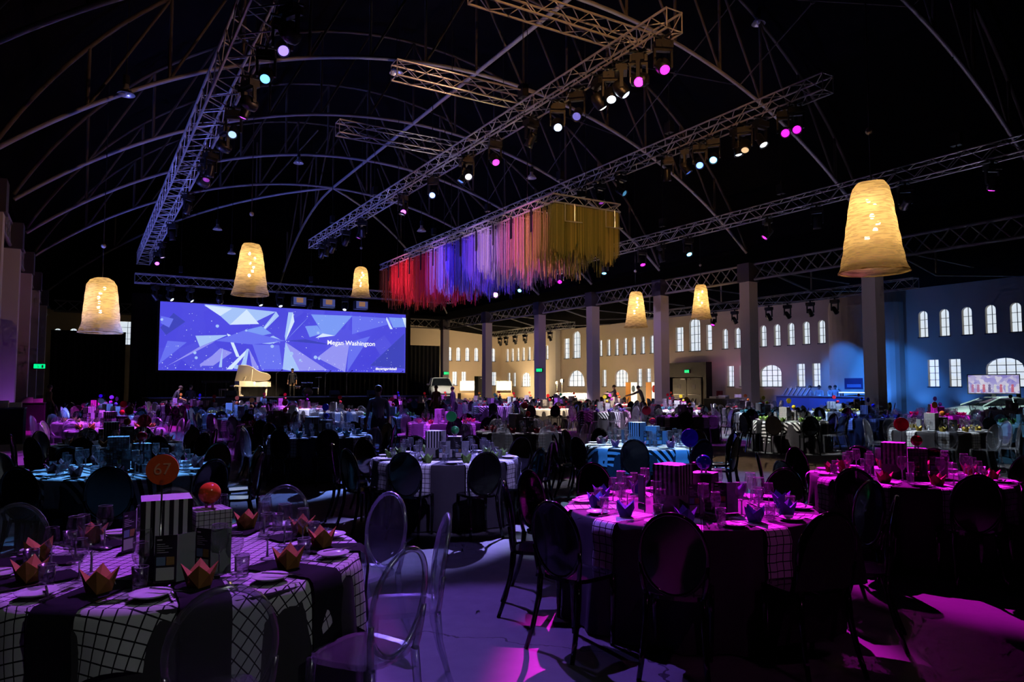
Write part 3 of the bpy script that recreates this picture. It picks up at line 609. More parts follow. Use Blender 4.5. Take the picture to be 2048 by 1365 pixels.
# lamps added to light the threads, trusses, tables, cars, columns and viewer's end
for k, l, loc, tgt, col, es, pw, cone in [
 (MH, 'added rose wash lamp on the near-column truss aimed at the threads', (T1['x'] + .33, 13.2, 8.185), (11, 17.6, 5.9), (1, .25, .75), 3, 2000, 17),
 (MH, 'added lilac wash lamp on the near-column truss aimed at the threads', (T1['x'] + .33, 17.0, 8.185), (11, 20.3, 5.9), (.6, .3, 1), 3, 2300, 17),
 (MH, 'added violet wash lamp on the near-column truss aimed at the threads', (T1['x'] + .33, 20.5, 8.185), (11, 23.2, 5.9), (.5, .2, 1), 3, 2400, 17),
 (MH, 'added red wash lamp on the near-column truss aimed at the threads', (T1['x'] + .33, 24.5, 8.185), (11, 26.8, 5.9), (1, .2, .35), 3, 2400, 19),
 (MH, 'added yellow wash lamp over the viewer aimed at the threads', (T1['x'] + .33, 5.0, 8.185), (11.9, 16, 5.8), (1, .92, .5), 3, 330, 12),
 (MH, 'added amber wash lamp over the viewer aimed along the trusses', (T1['x'] + .33, 2.4, 8.185), (13, 17, 9.6), (1, .46, .16), 3, 1400, 40),
 (MH, 'second added amber wash lamp aimed along the near-column truss', (T2['x'], 11.6, 8.305), (2.8, 20, 9.4), (1, .5, .3), 1, 330, 50),
 (MH, 'added dim white wash lamp behind the viewer aimed at the nearest table', (T1['x'] + .33, -4.6, 8.185), (.6, 3.2, .5), (.7, .75, .72), 1, 110, 24),
 (MH, 'added magenta wash lamp behind the viewer aimed at the blue-ball table', (T1['x'] + .33, -2.6, 8.185), (3.9, 3.6, .6), (1, .2, .8), 1, 35, 18),
 (MH, 'added second magenta moving head at the very near end of the left-hand truss', (T2['x'], 10.85, 8.305), (7.15, 4.35, .75), MAG, 6, 4800, 15),
 (MH, 'added white moving head on the left-hand truss aimed at the big-striped table', (T2['x'], 13.0, 8.305), (15.5, 12.1, .5), (1, .95, .88), 2, 1500, 15),
 (MH, 'added cool moving head on the left-hand truss aimed past the open aisle', (T2['x'], 12.2, 8.305), (15.0, 8.3, .5), (.75, .85, 1), 2, 1100, 15),
 (PC, 'added mint can lamp on the window-side truss aimed at the sports car', (T4['x'], 13.4, 7.085), (34.0, 16.2, .8), (.75, 1, .92), 2, 3200, 13),
 (MH, 'added azure moving head over the viewer aimed at the white-lit striped table', (T1['x'] + .33, 3.6, 8.185), (7.2, 7.9, .45), (.03, .24, 1), 2, 1300, 13),
 (MH, 'added purple moving head over the viewer aimed down the second row', (T1['x'] + .33, 10.4, 8.185), (7.6, 15.5, .5), (.55, .06, 1), 2, 2400, 13),
 (MH, 'added lavender moving head over the viewer aimed at the green-ball table', (T1['x'] + .33, 1.2, 8.185), (4.0, 8.0, .5), (.45, .36, 1), 2, 650, 13),
 (MH, 'added warm floor wash lamp on the chandelier truss over the open aisle', (T3['x'], 13.4, 8.305), (11.2, 10.5, 0), (1, .62, .32), 1, 500, 30),
 (MH, 'added white lamp on the chandelier truss aimed at the white car', (T3['x'], 36.8, 8.305), (24.6, 50.5, 1.6), (1, .95, .8), 2, 3500, 12),
 (PC, 'added lilac wash lamp on the chandelier truss aimed at the far columns', (T3['x'], 24.5, 8.305), (26, 30, 4), (.6, .45, 1), 2, 330, 60),
 (PC, 'added lilac wash lamp on the chandelier truss aimed at the farthest columns', (T3['x'], 33, 8.305), (26, 42, 4), (.5, .3, 1), 2, 330, 60),
 (PC, 'added pale wash lamp on the window-side truss aimed at the nearest far column', (T4['x'], 12, 7.085), (26, 18, 4), (.8, .6, .7), 2, 40, 50)]:
    fixture(k, l, loc, tgt, col, es, pw, cone)
WASH = [('near-column', T1, [(17.5, (.6, 19, 0), PUR), (23, (2, 25, 0), BLU), (28.5, (1, 31, 0), MAG), (34, (4, 35.5, 0), VIO), (39, (5, 38, 0), (.8, .5, .9))]),
        ('left-hand', T2, [(20, (5.5, 21.5, 0), BLU), (25, (7.5, 26, 0), (.6, .6, 1)), (30, (7.5, 31, 0), PUR), (35, (9, 36, 0), BLU)]),
        ('chandelier', T3, [(16.5, (18, 19, 0), (.8, .8, 1)), (21, (17.5, 24, 0), (1, .75, .5)), (26, (17, 29, 0), VIO), (31, (19, 33, 0), (.7, .7, 1)), (36, (18, 38.5, 0), PUR)]),
        ('window-side', T4, [(15, (22.5, 16, 0), (.4, .6, 1)), (22.5, (23, 22, 0), (.75, .6, 1)), (28.5, (23, 29, 0), (1, .7, .45)), (35, (24, 36, 0), (.8, .6, .9))])]
for nm_, t_, L_ in WASH:  # wash cans added to brighten the distant tables
    for i, (y, tg, col) in enumerate(L_): fixture(PC, f'added black wash can on the {nm_} truss, {ORD[i]} over the distant tables', (t_['x'] + (.33 if t_ is T1 else 0), y, t_['z'] - (.965 if t_ is T1 else .845)), tg, col, 1.5, 2900, 44)
for i, y in enumerate((23.6, 26.2, 28.6)): fixture(PC, f'added blue can lamp on the aisle truss above the bar, {ORD[i]} from the rounded bay', (32, y, AT2 - .86), (36.2, y + .4, .7), (.03, .16, 1), 1, 260, 40)  # added to throw blue on the bar front
for i, y in enumerate((22.2, 25.0)): fixture(PC, f'added blue can lamp on the aisle truss aimed at the rounded bay, {ORD[i]} from the viewer', (32, y, AT2 - .86), (36.9, y + .4, 1.9), (.02, .2, 1), 1, 420, 48)  # two more cans added to turn the bay blue
upm = MB().hexa([(-.14, -.1, 0), (.14, -.1, 0), (.14, .1, 0), (-.14, .1, 0), (-.12, -.08, .16), (.12, -.08, .16), (.12, .08, .16), (-.12, .08, .16)]).mesh('case', m_case)
def uplight(lab, loc, tgt, col, pw, cone, es=4):
    o = E('led_uplight', lab, 'uplight', loc); O('case', upm, o); O('lens', MB().box(-.1, .1, -.06, .06, .16, .172).mesh('lens', glow('up_%.2f_%.2f_%.2f' % col, col, es)), o); O('handle', MB().tube([(-.15, 0, .05), (-.17, 0, .2), (-.15, 0, .05)], .01, 5).mesh('handle', m_case), o)
    spot('led_uplight_beam', (loc[0], loc[1], loc[2] + .2), tgt, col, pw, cone, .8, .1)
for i, y in enumerate((22.9, 28.7, 34.6, 40.4)): uplight(f'added violet floor uplight at the near columns, {ORD[3 - i]} from the stage', (XL + .1, y, 0), (9, y + 1.5, 12), (.16, .2, 1), 3800, 85)  # added to colour the roof arches from below
for i, y in enumerate((13.5, 19.4, 25.3, 31.2, 37.0)): uplight(f'added lilac floor uplight at the far columns, {ORD[4 - i]} from the stage', (XR - .8, y, 0), (17, y, 12), (.5, .4, .7), 700, 80)  # added to light the roof from the far side
for i, (x, y, pw) in enumerate(((37.3, 28.6, 60), (36.1, 25.9, 190), (36.0, 23.0, 190), (37.4, 21.3, 150), (37.4, 19.2, 130), (37.4, 17.0, 90))): uplight(f'blue uplight at the foot of the windowed wall, {ORD[i]} from the bar end', (x, y, 0), (37.6, y, 6), (.04, .22, 1), pw * (.75 if i > 2 else 2.2), 110)
for i, (y, c) in enumerate(((17.2, (1, .8, .35)), (20.6, (1, .85, .75)), (24.6, (1, .5, .3)))): uplight(f'added amber uplight in the centre aisle below the threads, {ORD[i]} from the viewer', (XM, y, 0), (XM - .4, y, 5), c, 1400, 38)  # floor lamps added to warm the thread ends from below
uplight('added warm uplight in the far corner beyond the stage', (33, 57, 0), (37.5, 60, 4), (1, .68, .34), 1600, 120); uplight('added warm uplight under the fanlight window', (35.2, 49.6, 0), (37.9, 50, 3), (1, .68, .34), 1100, 120); uplight('added warm uplight by the end wall behind the stalls', (31, 62.5, 0), (33, 66, 4), (1, .68, .34), 1300, 130)  # three uplights added to brighten the far cream walls
uplight('added dim lilac uplight between the doors and the bar', (34.5, 32.5, 0), (38, 32, 4.5), (.6, .42, 1), 260, 110); uplight('purple uplight at the foot of the nearest left column', (XL + .5, 27.0, 0), (XL, 28.2, 2.5), (.45, .1, 1), 60, 80)  # the lilac one is added to tint the wall

# ---- house lamps hanging from the vault
domem = MB().lathe([(.04, .32), (.07, .3), (.08, .2), (.16, .12), (.24, 0), (.23, 0), (.15, .1), (.06, .18)], 18).mesh('reflector', M('aluminium_reflector', (.6, .58, .55), .3, .6), True)
bulbm = MB().ball((0, 0, .06), .07).mesh('bulb', M('unlit_bulb', (.5, .48, .45), .3))
for i, (px, py, Y, l) in enumerate(((793, 147, 22.4, 'house lamp dome hanging beside the ridge tube'), (1517, 48, 16.4, 'house lamp dome highest above the chandelier truss'), (1490, 327, 22.4, 'house lamp dome between the two window-side trusses'), (597, 327, 34.1, 'house lamp dome near the fourth arch'),
      (435, 460, 39.9, 'house lamp dome above the stage truss, higher of two'), (463, 508, 44, 'house lamp dome above the stage truss, lower of two'), (252, 190, 22.4, 'house lamp dome on the near side of the vault'), (843, 463, 34.1, 'house lamp dome behind the thread chandelier'), (1063, 357, 28.2, 'house lamp dome above the near end of the thread chandelier'))):
    p = ony(px, py, Y); o = E('house_lamp', l, 'lamp', p); O('reflector', domem, o); O('bulb', bulbm, o); bar('cord', (0, 0, .3), (0, 0, ceil_z(p.x) - p.z + .01), .015, m_case, o, 5); O('ballast', MB().lathe([(.0, .3), (.09, .3), (.09, .55), (0, .56)], 10).mesh('ballast', m_case), o)

# ================================================================== THREAD CHANDELIER
CX0, CX1, CY0, CY1, CZ = 10.72, 13.02, 15.75, 29.0, 6.85
ch = E('thread_chandelier', 'long chandelier of dense hanging threads fading from yellow through violet to red', 'chandelier', (CX0, CY0, CZ))
W2, L2 = CX1 - CX0, CY1 - CY0
for z in (0, -.22):
    for a, e in (((0, 0, z), (W2, 0, z)), ((0, L2, z), (W2, L2, z)), ((0, 0, z), (0, L2, z)), ((W2, 0, z), (W2, L2, z))): bar('frame_tube', a, e, .025, m_alu, ch)
b = MB()
for (x0, y0, x1, y1) in ((0, 0, W2, 0), (0, L2, W2, L2), (0, 0, 0, L2), (W2, 0, W2, L2)):
    L = math.hypot(x1 - x0, y1 - y0); k = int(L / .24)
    for i in range(k):
        p, q = (x0 + (x1 - x0) * i / k, y0 + (y1 - y0) * i / k), (x0 + (x1 - x0) * (i + 1) / k, y0 + (y1 - y0) * (i + 1) / k)
        b.tube([(*p, 0 if i % 2 else -.22), (*q, -.22 if i % 2 else 0)], .01, 4, cap=False)
O('frame_bracing', b.mesh('frame_bracing', m_alu), ch, kind='stuff')
for i in range(1, 14): bar('cross_tube', (0, L2 * i / 14, 0), (W2, L2 * i / 14, 0), .018, m_alu, ch, 6)
for x in (.35, 1.75):
    f = MB(); f.tube([(x, -.03, -.22), (x, -.03, -.72), (x + .32, -.03, -.72), (x + .32, -.03, -.22)], .016, 5); f.tube([(x, -.03, -.72), (x - .1, -.35, -.8), (x + .3, -.4, -.8), (x + .32, -.03, -.72)], .012, 5)
    O('hanging_bracket', f.mesh('hanging_bracket', m_alu), ch)
for y in (1.5, 6.5, 11.5):
    for x in (.1, W2 - .1): bar('suspension_wire', (x, y, 0), (x, y, ceil_z(CX0 + x) - CZ + .01), .012, m_case, ch, 5)
bands = [('olive', (.23, .21, .045)), ('gold', (.5, .38, .1)), ('rose', (.6, .25, .4)), ('lilac', (.5, .4, .65)), ('ivory', (.62, .55, .6)), ('violet', (.22, .12, .7)), ('indigo', (.1, .08, .75)), ('lavender', (.5, .42, .7)), ('crimson', (.6, .03, .1)), ('scarlet', (.65, .05, .05)), ('orange', (.7, .16, .03))]
def band(y, x, rg):
    s = [(1.1, 0), (1.9, 1), (2.8, 2), (3.6, 3), (4.4, 4), (5.4, 5), (6.9, 6), (8.0, 7), (9.2, 8), (12.2, 9), (99, 10)]
    y += rg.uniform(-.35, .35)
    for lim, k in s:
        if y < lim: return k
TH = [MB() for _ in bands]; rg = random.Random(11); bay = L2 / 12
nx = 9
for ix in range(nx):
    x = .05 + (W2 - .1) * ix / (nx - 1); outer = ix in (0, nx - 1)
    y = .06
    while y < L2 - .04:
        u = (y % bay) / bay; vv = y / L2
        if abs(u - .0) > .03:
            prof = math.sin(math.pi * min(1, max(0, u)))            # each bay is cut to a tongue
            L = (.75 + .75 * prof ** .6) * (1.0 if outer else 1.04) + .16 * math.sin(ix * 1.9 + y * .9) + rg.uniform(-.14, .14) + (.1 if .1 < vv < .8 else 0)
            k = band(y, x, rg); x2, y2 = x + rg.uniform(-.09, .09), y + rg.uniform(-.02, .02); r = .0075
            TH[k].add([(x2 + r, y2, -.22), (x2 - r * .5, y2 + r * .87, -.22), (x2 - r * .5, y2 - r * .87, -.22), (x2 + r, y2, -.22 - L), (x2 - r * .5, y2 + r * .87, -.22 - L), (x2 - r * .5, y2 - r * .87, -.22 - L)],
                      [(0, 1, 4, 3), (1, 2, 5, 4), (2, 0, 3, 5)])
        y += rg.uniform(.018, .034)
for iy in range(3):                                               # close rows across the near end
    x = .04
    while x < W2 - .03:
        L = 1.15 + .35 * abs(math.sin(x * 4.1)) + rg.uniform(-.12, .12); r = .0075; x2, y2 = x, .03 + iy * .12
        TH[0 if rg.random() < .75 else 1].add([(x2 + r, y2, -.22), (x2 - r * .5, y2 + r * .87, -.22), (x2 - r * .5, y2 - r * .87, -.22), (x2 + r, y2, -.22 - L), (x2 - r * .5, y2 + r * .87, -.22 - L), (x2 - r * .5, y2 - r * .87, -.22 - L)], [(0, 1, 4, 3), (1, 2, 5, 4), (2, 0, 3, 5)])
        x += rg.uniform(.014, .026)
for (nm, col), b in zip(bands, TH):
    t = O('thread_curtain', b.mesh('thread_curtain', M('thread_' + nm, col, .6)), ch, kind='stuff'); t['label'] = f'{nm} hanging threads'
for i in range(1, 12): block('black_strap', -.03, -.02, bay * i - .05, bay * i + .05, -.85, -.2, m_black, ch)
for (x, y, z), col, pw in (((11.9, 14.2, 5.2), (1, .85, .3), 45), ((9.9, 18, 6.5), (1, .3, .8), 70), ((9.7, 21.2, 6.6), (.3, .2, 1), 110), ((9.7, 24.3, 6.6), (.8, .3, 1), 80), ((9.7, 27.3, 6.6), (1, .15, .2), 110)):
    pass

# ================================================================== BELL LAMPS
def weave():
    m = bpy.data.materials.new('woven_fibre'); m.use_nodes = True; nt = m.node_tree; nt.nodes.clear()
    out = nt.nodes.new('ShaderNodeOutputMaterial'); tc = nt.nodes.new('ShaderNodeTexCoord')
    mp = nt.nodes.new('ShaderNodeMapping'); mp.inputs['Scale'].default_value = (3, 3, 26); nt.links.new(tc.outputs['Object'], mp.inputs[0])
    nz = nt.nodes.new('ShaderNodeTexNoise'); nz.inputs['Scale'].default_value = 1.6; nz.inputs['Detail'].default_value = 4; nt.links.new(mp.outputs[0], nz.inputs['Vector'])
    col = mix_n(nt, nz.outputs['Fac'], (.3, .19, .06), (.85, .66, .34))
    d = nt.nodes.new('ShaderNodeBsdfDiffuse'); tl = nt.nodes.new('ShaderNodeBsdfTranslucent'); tr = nt.nodes.new('ShaderNodeBsdfTransparent'); nt.links.new(col, d.inputs[0]); nt.links.new(col, tl.inputs[0])
    m1 = nt.nodes.new('ShaderNodeMixShader'); m1.inputs[0].default_value = .62; nt.links.new(d.outputs[0], m1.inputs[1]); nt.links.new(tl.outputs[0], m1.inputs[2])
    hole_ = math_n(nt, 'MULTIPLY', math_n(nt, 'LESS_THAN', nz.outputs['Fac'], .47), .35)
    m2 = nt.nodes.new('ShaderNodeMixShader'); nt.links.new(hole_, m2.inputs[0]); nt.links.new(m1.outputs[0], m2.inputs[1]); nt.links.new(tr.outputs[0], m2.inputs[2])
    nt.links.new(m2.outputs[0], out.inputs[0]); return m
m_weave = weave()
def bell(px_top, py_top, py_bot, H, wid, lab, seed, power, top_r=.24, squat=0):
    rg = random.Random(seed)
    z = H * FPX / (py_bot - py_top); p = EYEV + ray(px_top, py_top) * (z / FPX)
    rb = wid / 2
    ph = [rg.uniform(0, 6) for _ in range(4)]
    def rip(r, zz, a):
        t = -zz / H
        return r * (1 + .05 * math.sin(3 * a + ph[0] + 2 * t) * (1 - t * .5) + .035 * math.sin(5 * a + ph[1]) + .012 * math.sin(zz * 21 + ph[2] + math.sin(a)))
    if squat: prof = [(.03, 0), (.2, -.01), (.32, -.07), (.4, -.2), (.44, -.45), (.47, -.8), (.5, -1.05), (.505, -1.2), (.53, -1.4), (.58, -1.52), (.62, -1.62)]
    else: prof = [(.03, 0), (top_r, -.01), (top_r + .06, -.1), (top_r + .11, -.3), (top_r + .15, -.6), (top_r + .2, -.95), (top_r + .235, -1.2), (top_r + .27, -1.4), (top_r + .3, -1.52), (top_r + .34, -1.62)]
    s = rb / prof[-1][0]; pr = []
    for i in range(len(prof) - 1):
        for q in range(4):
            a, e = prof[i], prof[i + 1]; pr.append(((a[0] + (e[0] - a[0]) * q / 4) * s, (a[1] + (e[1] - a[1]) * q / 4) * H / 1.62))
    pr.append((prof[-1][0] * s, -H))
    o = E('bell_lamp', lab, 'pendant lamp', p)
    O('shade', MB().lathe(pr, 40, rip=rip).mesh('shade', m_weave, True), o)
    O('hem_ring', MB().tube([(rb * math.cos(2 * math.pi * i / 40), rb * math.sin(2 * math.pi * i / 40), -H) for i in range(40)], .012, 6, closed=True).mesh('hem_ring', m_weave, True), o)
    top = ceil_z(p.x) - p.z + .01
    bar('cord', (0, 0, -.05), (0, 0, top), .012, m_case, o, 6)
    O('pulley', MB().ball((0, 0, .95), .07, 10, 6).mesh('pulley', M('pulley_grey', (.3, .28, .26), .5), True), o)
    for i in range(6):
        a = rg.uniform(0, 6.28); r = rg.uniform(.05, .14); zb = -H * (.2 + .085 * i)
        bl = O('bulb', MB().ball((0, 0, 0), .042, 10, 8, sc_=(1, 1, 1.15)).mesh('bulb', glow('bulb_white', (1, .86, .6), 30), True), o, (r * math.cos(a), r * math.sin(a), zb))
        bar('flex', (r * math.cos(a), r * math.sin(a), zb + .04), (0, 0, -.05), .004, m_case, o, 4)
    for q in (.3, .62): point('bell_lamp_glow', p + Vector((0, 0, -H * q)), (1, .72, .36), power / 2, .12)
bell(1742, 366, 546, 1.62, 1.16, 'largest woven bell lamp, glowing in front of the window-side truss', 1, 26)
bell(205, 556, 666, 1.62, 1.18, 'squat woven bell lamp nearest the row of columns', 2, 26, squat=1)
bell(502, 488, 591, 1.62, 1.12, 'woven bell lamp hanging over the left part of the screen', 3, 26)
bell(722, 534, 594, 1.5, .98, 'smallest woven bell lamp above the right part of the screen', 4, 22, squat=1)
bell(1271, 584, 655, 1.62, 1.08, 'woven bell lamp in front of the warm-lit wall, lower of the pair', 5, 26)
bell(1401, 570, 638, 1.62, .98, 'woven bell lamp above the double doors, higher of the pair', 6, 24)

# ================================================================== CHAIRS
def oval(k, n, hx=.19, hz=.235, zc=.695):
    a = 2 * math.pi * k / n; x = hx * math.sin(a); z = zc + hz * math.cos(a)
    return (x, -.175 - (z - .46) * .16 + .35 * x * x, z)
def chair_meshes(mat):
    P = {}
    out = []
    for k in range(20):
        a = 2 * math.pi * k / 20; c, s = math.cos(a), math.sin(a); e = .55
        x = math.copysign(abs(c) ** e, c); y = math.copysign(abs(s) ** e, s); wd = .185 + .018 * y
        out.append((x * wd, y * .19, 0))
    b = MB(); m = len(out)
    b.add([(x, y, .437) for x, y, _ in out] + [(x, y, .462) for x, y, _ in out] + [(x * .86, y * .86, .455) for x, y, _ in out],
          [tuple(range(m))[::-1]] + [(i, (i + 1) % m, m + (i + 1) % m, m + i) for i in range(m)] + [(m + i, m + (i + 1) % m, 2 * m + (i + 1) % m, 2 * m + i) for i in range(m)] + [tuple(range(2 * m, 3 * m))])
    P['seat'] = b.mesh('seat', mat)
    n = 28; b = MB()
    for off, fl in ((.004, 0), (-.004, 1)):
        o = len(b.v)
        for s in (.96, .5):
            for k in range(n):
                x, y, z = oval(k, n); x *= s; z = .695 + (z - .695) * s; b.v.append((x, -.175 - (z - .46) * .16 + .35 * x * x + off, z))
        b.v.append((0, -.175 - (.695 - .46) * .16 + off, .695))
        for k in range(n):
            f = (o + k, o + (k + 1) % n, o + n + (k + 1) % n, o + n + k); g = (o + n + k, o + n + (k + 1) % n, o + 2 * n)
            b.f += [f[::-1] if fl else f, g[::-1] if fl else g]; b.m += [0, 0]
    P['back_panel'] = b.mesh('back_panel', mat, True)
    P['back_rim'] = MB().tube([oval(k, 32) for k in range(32)], .0135, 6, closed=True).mesh('back_rim', mat, True)
    for s, nm in ((1, 'post_a'), (-1, 'post_b')):
        P[nm] = MB().tube([(s * .158, -.172, .44), (s * .172, -.182, .5), (s * .184, -.19, .57), (s * .19, -.2, .64)], [.016, .015, .014, .012], 6).mesh('back_post', mat, True)
        P['rleg' + nm[-1]] = MB().tube([(s * .158, -.172, .45), (s * .163, -.185, .3), (s * .175, -.225, .14), (s * .19, -.275, 0)], [.021, .019, .017, .015], 6).mesh('leg', mat, True)
        P['fleg' + nm[-1]] = MB().tube([(s * .165, .155, .45), (s * .168, .16, .3), (s * .165, .158, .15), (s * .16, .155, 0)], [.024, .021, .017, .014], 6).mesh('leg', mat, True)
    # the whole chair as one light mesh for rows too distant to show its parts
    b = MB(); b.box(-.17, .17, -.18, .18, .437, .462); n = 12
    for off, fl in ((.005, 0), (-.005, 1)):
        b.add([tuple(Vector(oval(k, n)) + Vector((0, off, 0))) for k in range(n)], [tuple(range(n))[::-1] if fl else tuple(range(n))])
    b.tube([oval(k, n) for k in range(n)], .014, 4, closed=True)
    for s in (1, -1):
        b.tube([(s * .158, -.172, .44), (s * .19, -.2, .64)], .014, 4); b.tube([(s * .158, -.172, .45), (s * .19, -.275, 0)], .018, 4); b.tube([(s * .165, .155, .45), (s * .16, .155, 0)], .019, 4)
    P['whole'] = b.mesh('chair', mat); P['mb'] = b
    return P
CH = {'black': chair_meshes(m_bchair), 'clear': chair_meshes(m_cchair)}
m_crim = thin_glass('clear_acrylic_edge', (.8, .84, .9), rough=.25, floor_=.22, haze=.12)
for k_ in ('back_rim', 'post_a', 'post_b'): CH['clear'][k_].materials[0] = m_crim
PARTS = [('seat', 'seat'), ('back_panel', 'back_panel'), ('back_rim', 'back_rim'), ('back_post', 'post_a'), ('back_post', 'post_b'), ('leg', 'rlega') if False else ('leg', 'rleg' + 'a'), ('leg', 'rleg' + 'b'), ('leg', 'fleg' + 'a'), ('leg', 'fleg' + 'b')]
def place_chair(kind, loc, rz, lab, group, full):
    P = CH[kind]
    if not full: return tag(O('ghost_chair', P['whole'], None, loc, rz), lab, 'chair', group)
    o = E('ghost_chair', lab, 'chair', loc, rz, group)
    for nm, k in PARTS: O(nm, P[k], o)
    return o

# ================================================================== TABLE WARE
def wine(s=1.0):
    return MB().lathe([(.0, .0), (.033, .001), (.03, .006), (.006, .012), (.004, .05), (.004, .085), (.012, .095), (.03, .115), (.038, .14), (.038, .16), (.031, .205)], 14)
def scale_mb(b, k): b.v = [(x * k, y * k, z * k) for x, y, z in b.v]; return b
def ringed(b, rings):
    for r, z in rings: b.tube([(r * math.cos(q * .449), r * math.sin(q * .449), z) for q in range(14)], .0016, 4, 1, closed=True)
    return b
G = {'large wine glass': scale_mb(ringed(wine(), ((.031, .205), (.033, .002))).tube([(0, 0, .01), (0, 0, .095)], .0045, 5, 1), 1.12).mesh('wine_glass', [m_glass, m_grim], True), 'small wine glass': scale_mb(ringed(wine(), ((.031, .205), (.033, .002))).tube([(0, 0, .01), (0, 0, .095)], .0045, 5, 1), .92).mesh('wine_glass', [m_glass, m_grim], True),
     'water tumbler': ringed(MB().lathe([(0, .004), (.028, .002), (.031, .03), (.035, .1), (.033, .1), (.029, .03), (.0, .012)], 14), ((.034, .1), (.028, .006))).mesh('tumbler', [m_glass, m_grim], True)}
G_lo = {'large wine glass': MB().lathe([(.03, 0), (.004, .01), (.004, .1), (.04, .15), (.034, .23)], 6), 'water tumbler': MB().lathe([(.03, 0), (.035, .1)], 6)}
GN = {'large wine glass': 'wine_glass', 'small wine glass': 'wine_glass', 'water tumbler': 'tumbler'}
plate_me = MB().lathe([(0, .006), (.045, .006), (.06, .009), (.082, .018), (.083, .016), (.06, .003), (.04, 0), (0, 0)], 20).mesh('plate', m_plate, True)
knife_me = MB().hexa([(-.004, 0, 0), (.004, 0, 0), (.005, .09, 0), (-.005, .09, 0), (-.004, 0, .005), (.004, 0, .005), (.005, .09, .004), (-.005, .09, .004)]).hexa([(-.005, .09, 0), (.005, .09, 0), (.008, .15, 0), (-.003, .2, 0), (-.005, .09, .003), (.005, .09, .003), (.008, .15, .002), (-.003, .2, .002)]).mesh('knife', m_cutlery)
fb = MB().hexa([(-.004, 0, 0), (.004, 0, 0), (.003, .12, 0), (-.003, .12, 0), (-.004, 0, .005), (.004, 0, .005), (.003, .12, .004), (-.003, .12, .004)]).hexa([(-.004, .12, 0), (.004, .12, 0), (.011, .15, 0), (-.011, .15, 0), (-.004, .12, .003), (.004, .12, .003), (.011, .15, .003), (-.011, .15, .003)])
for q in (-1.5, -.5, .5, 1.5): fb.box(q * .006 - .0018, q * .006 + .0018, .15, .195, .001, .004)
fork_me = fb.mesh('fork', m_cutlery)
NAPC = {'orange': (.5, .2, .05), 'blue': (.16, .12, .6), 'red': (.55, .04, .08), 'green': (.2, .4, .07), 'mauve': (.3, .12, .16), 'plum': (.22, .06, .16), 'teal': (.05, .25, .3), 'yellow': (.6, .45, .06)}
def napkin_mb():
    b = MB(); tips = []; val = []
    for k in range(4):
        a = math.pi / 2 * k; tips.append((.068 * math.cos(a), .068 * math.sin(a), .092)); a += math.pi / 4; val.append((.054 * math.cos(a), .054 * math.sin(a), .05))
    vs = [(0, 0, 0), (0, 0, .03)] + tips + val + [(.043 * math.cos(math.pi / 2 * k), .043 * math.sin(math.pi / 2 * k), 0) for k in range(4)]
    fs = []
    for k in range(4):
        t, v0, v1 = 2 + k, 6 + (k - 1) % 4, 6 + k; bt = 10 + k
        fs += [(bt, t, v0), (bt, v1, t), (10 + (k - 1) % 4, bt, v0), (1, v0, t), (1, t, v1)]
    fs.append((10, 13, 12, 11))
    return b.add(vs, fs)
nap_mb = napkin_mb(); NAP = {k: napkin_mb().mesh('napkin', noisy('napkin_' + k, c, tuple(x * .75 for x in c), 25, .85)) for k, c in NAPC.items()}
sticker_me = MB().box(-.016, .016, -.001, .001, -.016, .016).mesh('sticker', m_white)
TR, TZ = .9, .752
def strip_mb(wd=.185, drop=.29, inner=.5):
    """a placemat strip lying on the table and falling over its edge; local -Y is outwards"""
    b = MB(); uv = []; rows = [(-inner, TZ + .004), (-.62, TZ + .004), (-.75, TZ + .004), (-.865, TZ + .004), (-.915, TZ + .001), (-.94, TZ - .02)] + [(-.946 - .006 * math.sin(i * 1.7), TZ - .02 - drop * i / 5) for i in range(1, 6)]
    acc = 0; prev = None
    for (y, z) in rows:
        if prev: acc += math.hypot(y - prev[0], z - prev[1])
        prev = (y, z)
        for i in range(5):
            x = wd * (i / 4 - .5); bend = -.0 if z >= TZ else .55 * x * x
            yy = -math.sqrt(max(y * y - x * x, .01)) if y < -.86 else y
            b.v.append((x, yy - (.008 * math.sin(i * 2.1) if z < TZ - .05 else 0), z)); uv.append((x + 1, acc + .02))
    for r in range(len(rows) - 1):
        for i in range(4): b.f.append((r * 5 + i, r * 5 + 5 + i, r * 5 + 6 + i, r * 5 + 1 + i)); b.m.append(0)
    b.uv = uv
    return b
STRIP = {'check': strip_mb().mesh('placemat', m_grid_w, True), 'black': strip_mb(.2, .36).mesh('placemat', m_runner_b, True), 'white': strip_mb(.19, .25).mesh('placemat', m_white_cloth, True)}
def skirt(rip, r0, z0, z1, n=96, flare=.05, top=True):
    b = MB(); uv = []
    rings = [(0.02, z1)] + [(r0 * q, z1) for q in (.5, .85, .985)] + [(r0, z1 - .012)] + [(r0 + flare * t, z1 - .012 - (z1 - z0 - .012) * t) for t in (.08, .25, .5, .75, 1.0)]
    for i, (r, z) in enumerate(rings):
        t = max(0, (z1 - z) / (z1 - z0))
        for k in range(n):
            a = 2 * math.pi * k / n; rr = r + (rip(a) * t if t > .02 else 0); b.v.append((rr * math.cos(a), rr * math.sin(a), z))
    for i in range(len(rings) - 1):
        for k in range(n): b.f.append((i * n + k, i * n + (k + 1) % n, (i + 1) * n + (k + 1) % n, (i + 1) * n + k)[::-1]); b.m.append(0)
    b.f.append(tuple(range(n))); b.m.append(0)
    return b
cloth_me = skirt(lambda a: .028 * math.sin(17 * a) + .02 * math.sin(29 * a + 1), TR + .008, .012, TZ).mesh('tablecloth', m_cloth, True)
cloth_lo = skirt(lambda a: .03 * math.sin(9 * a), TR + .008, .012, TZ, 28)
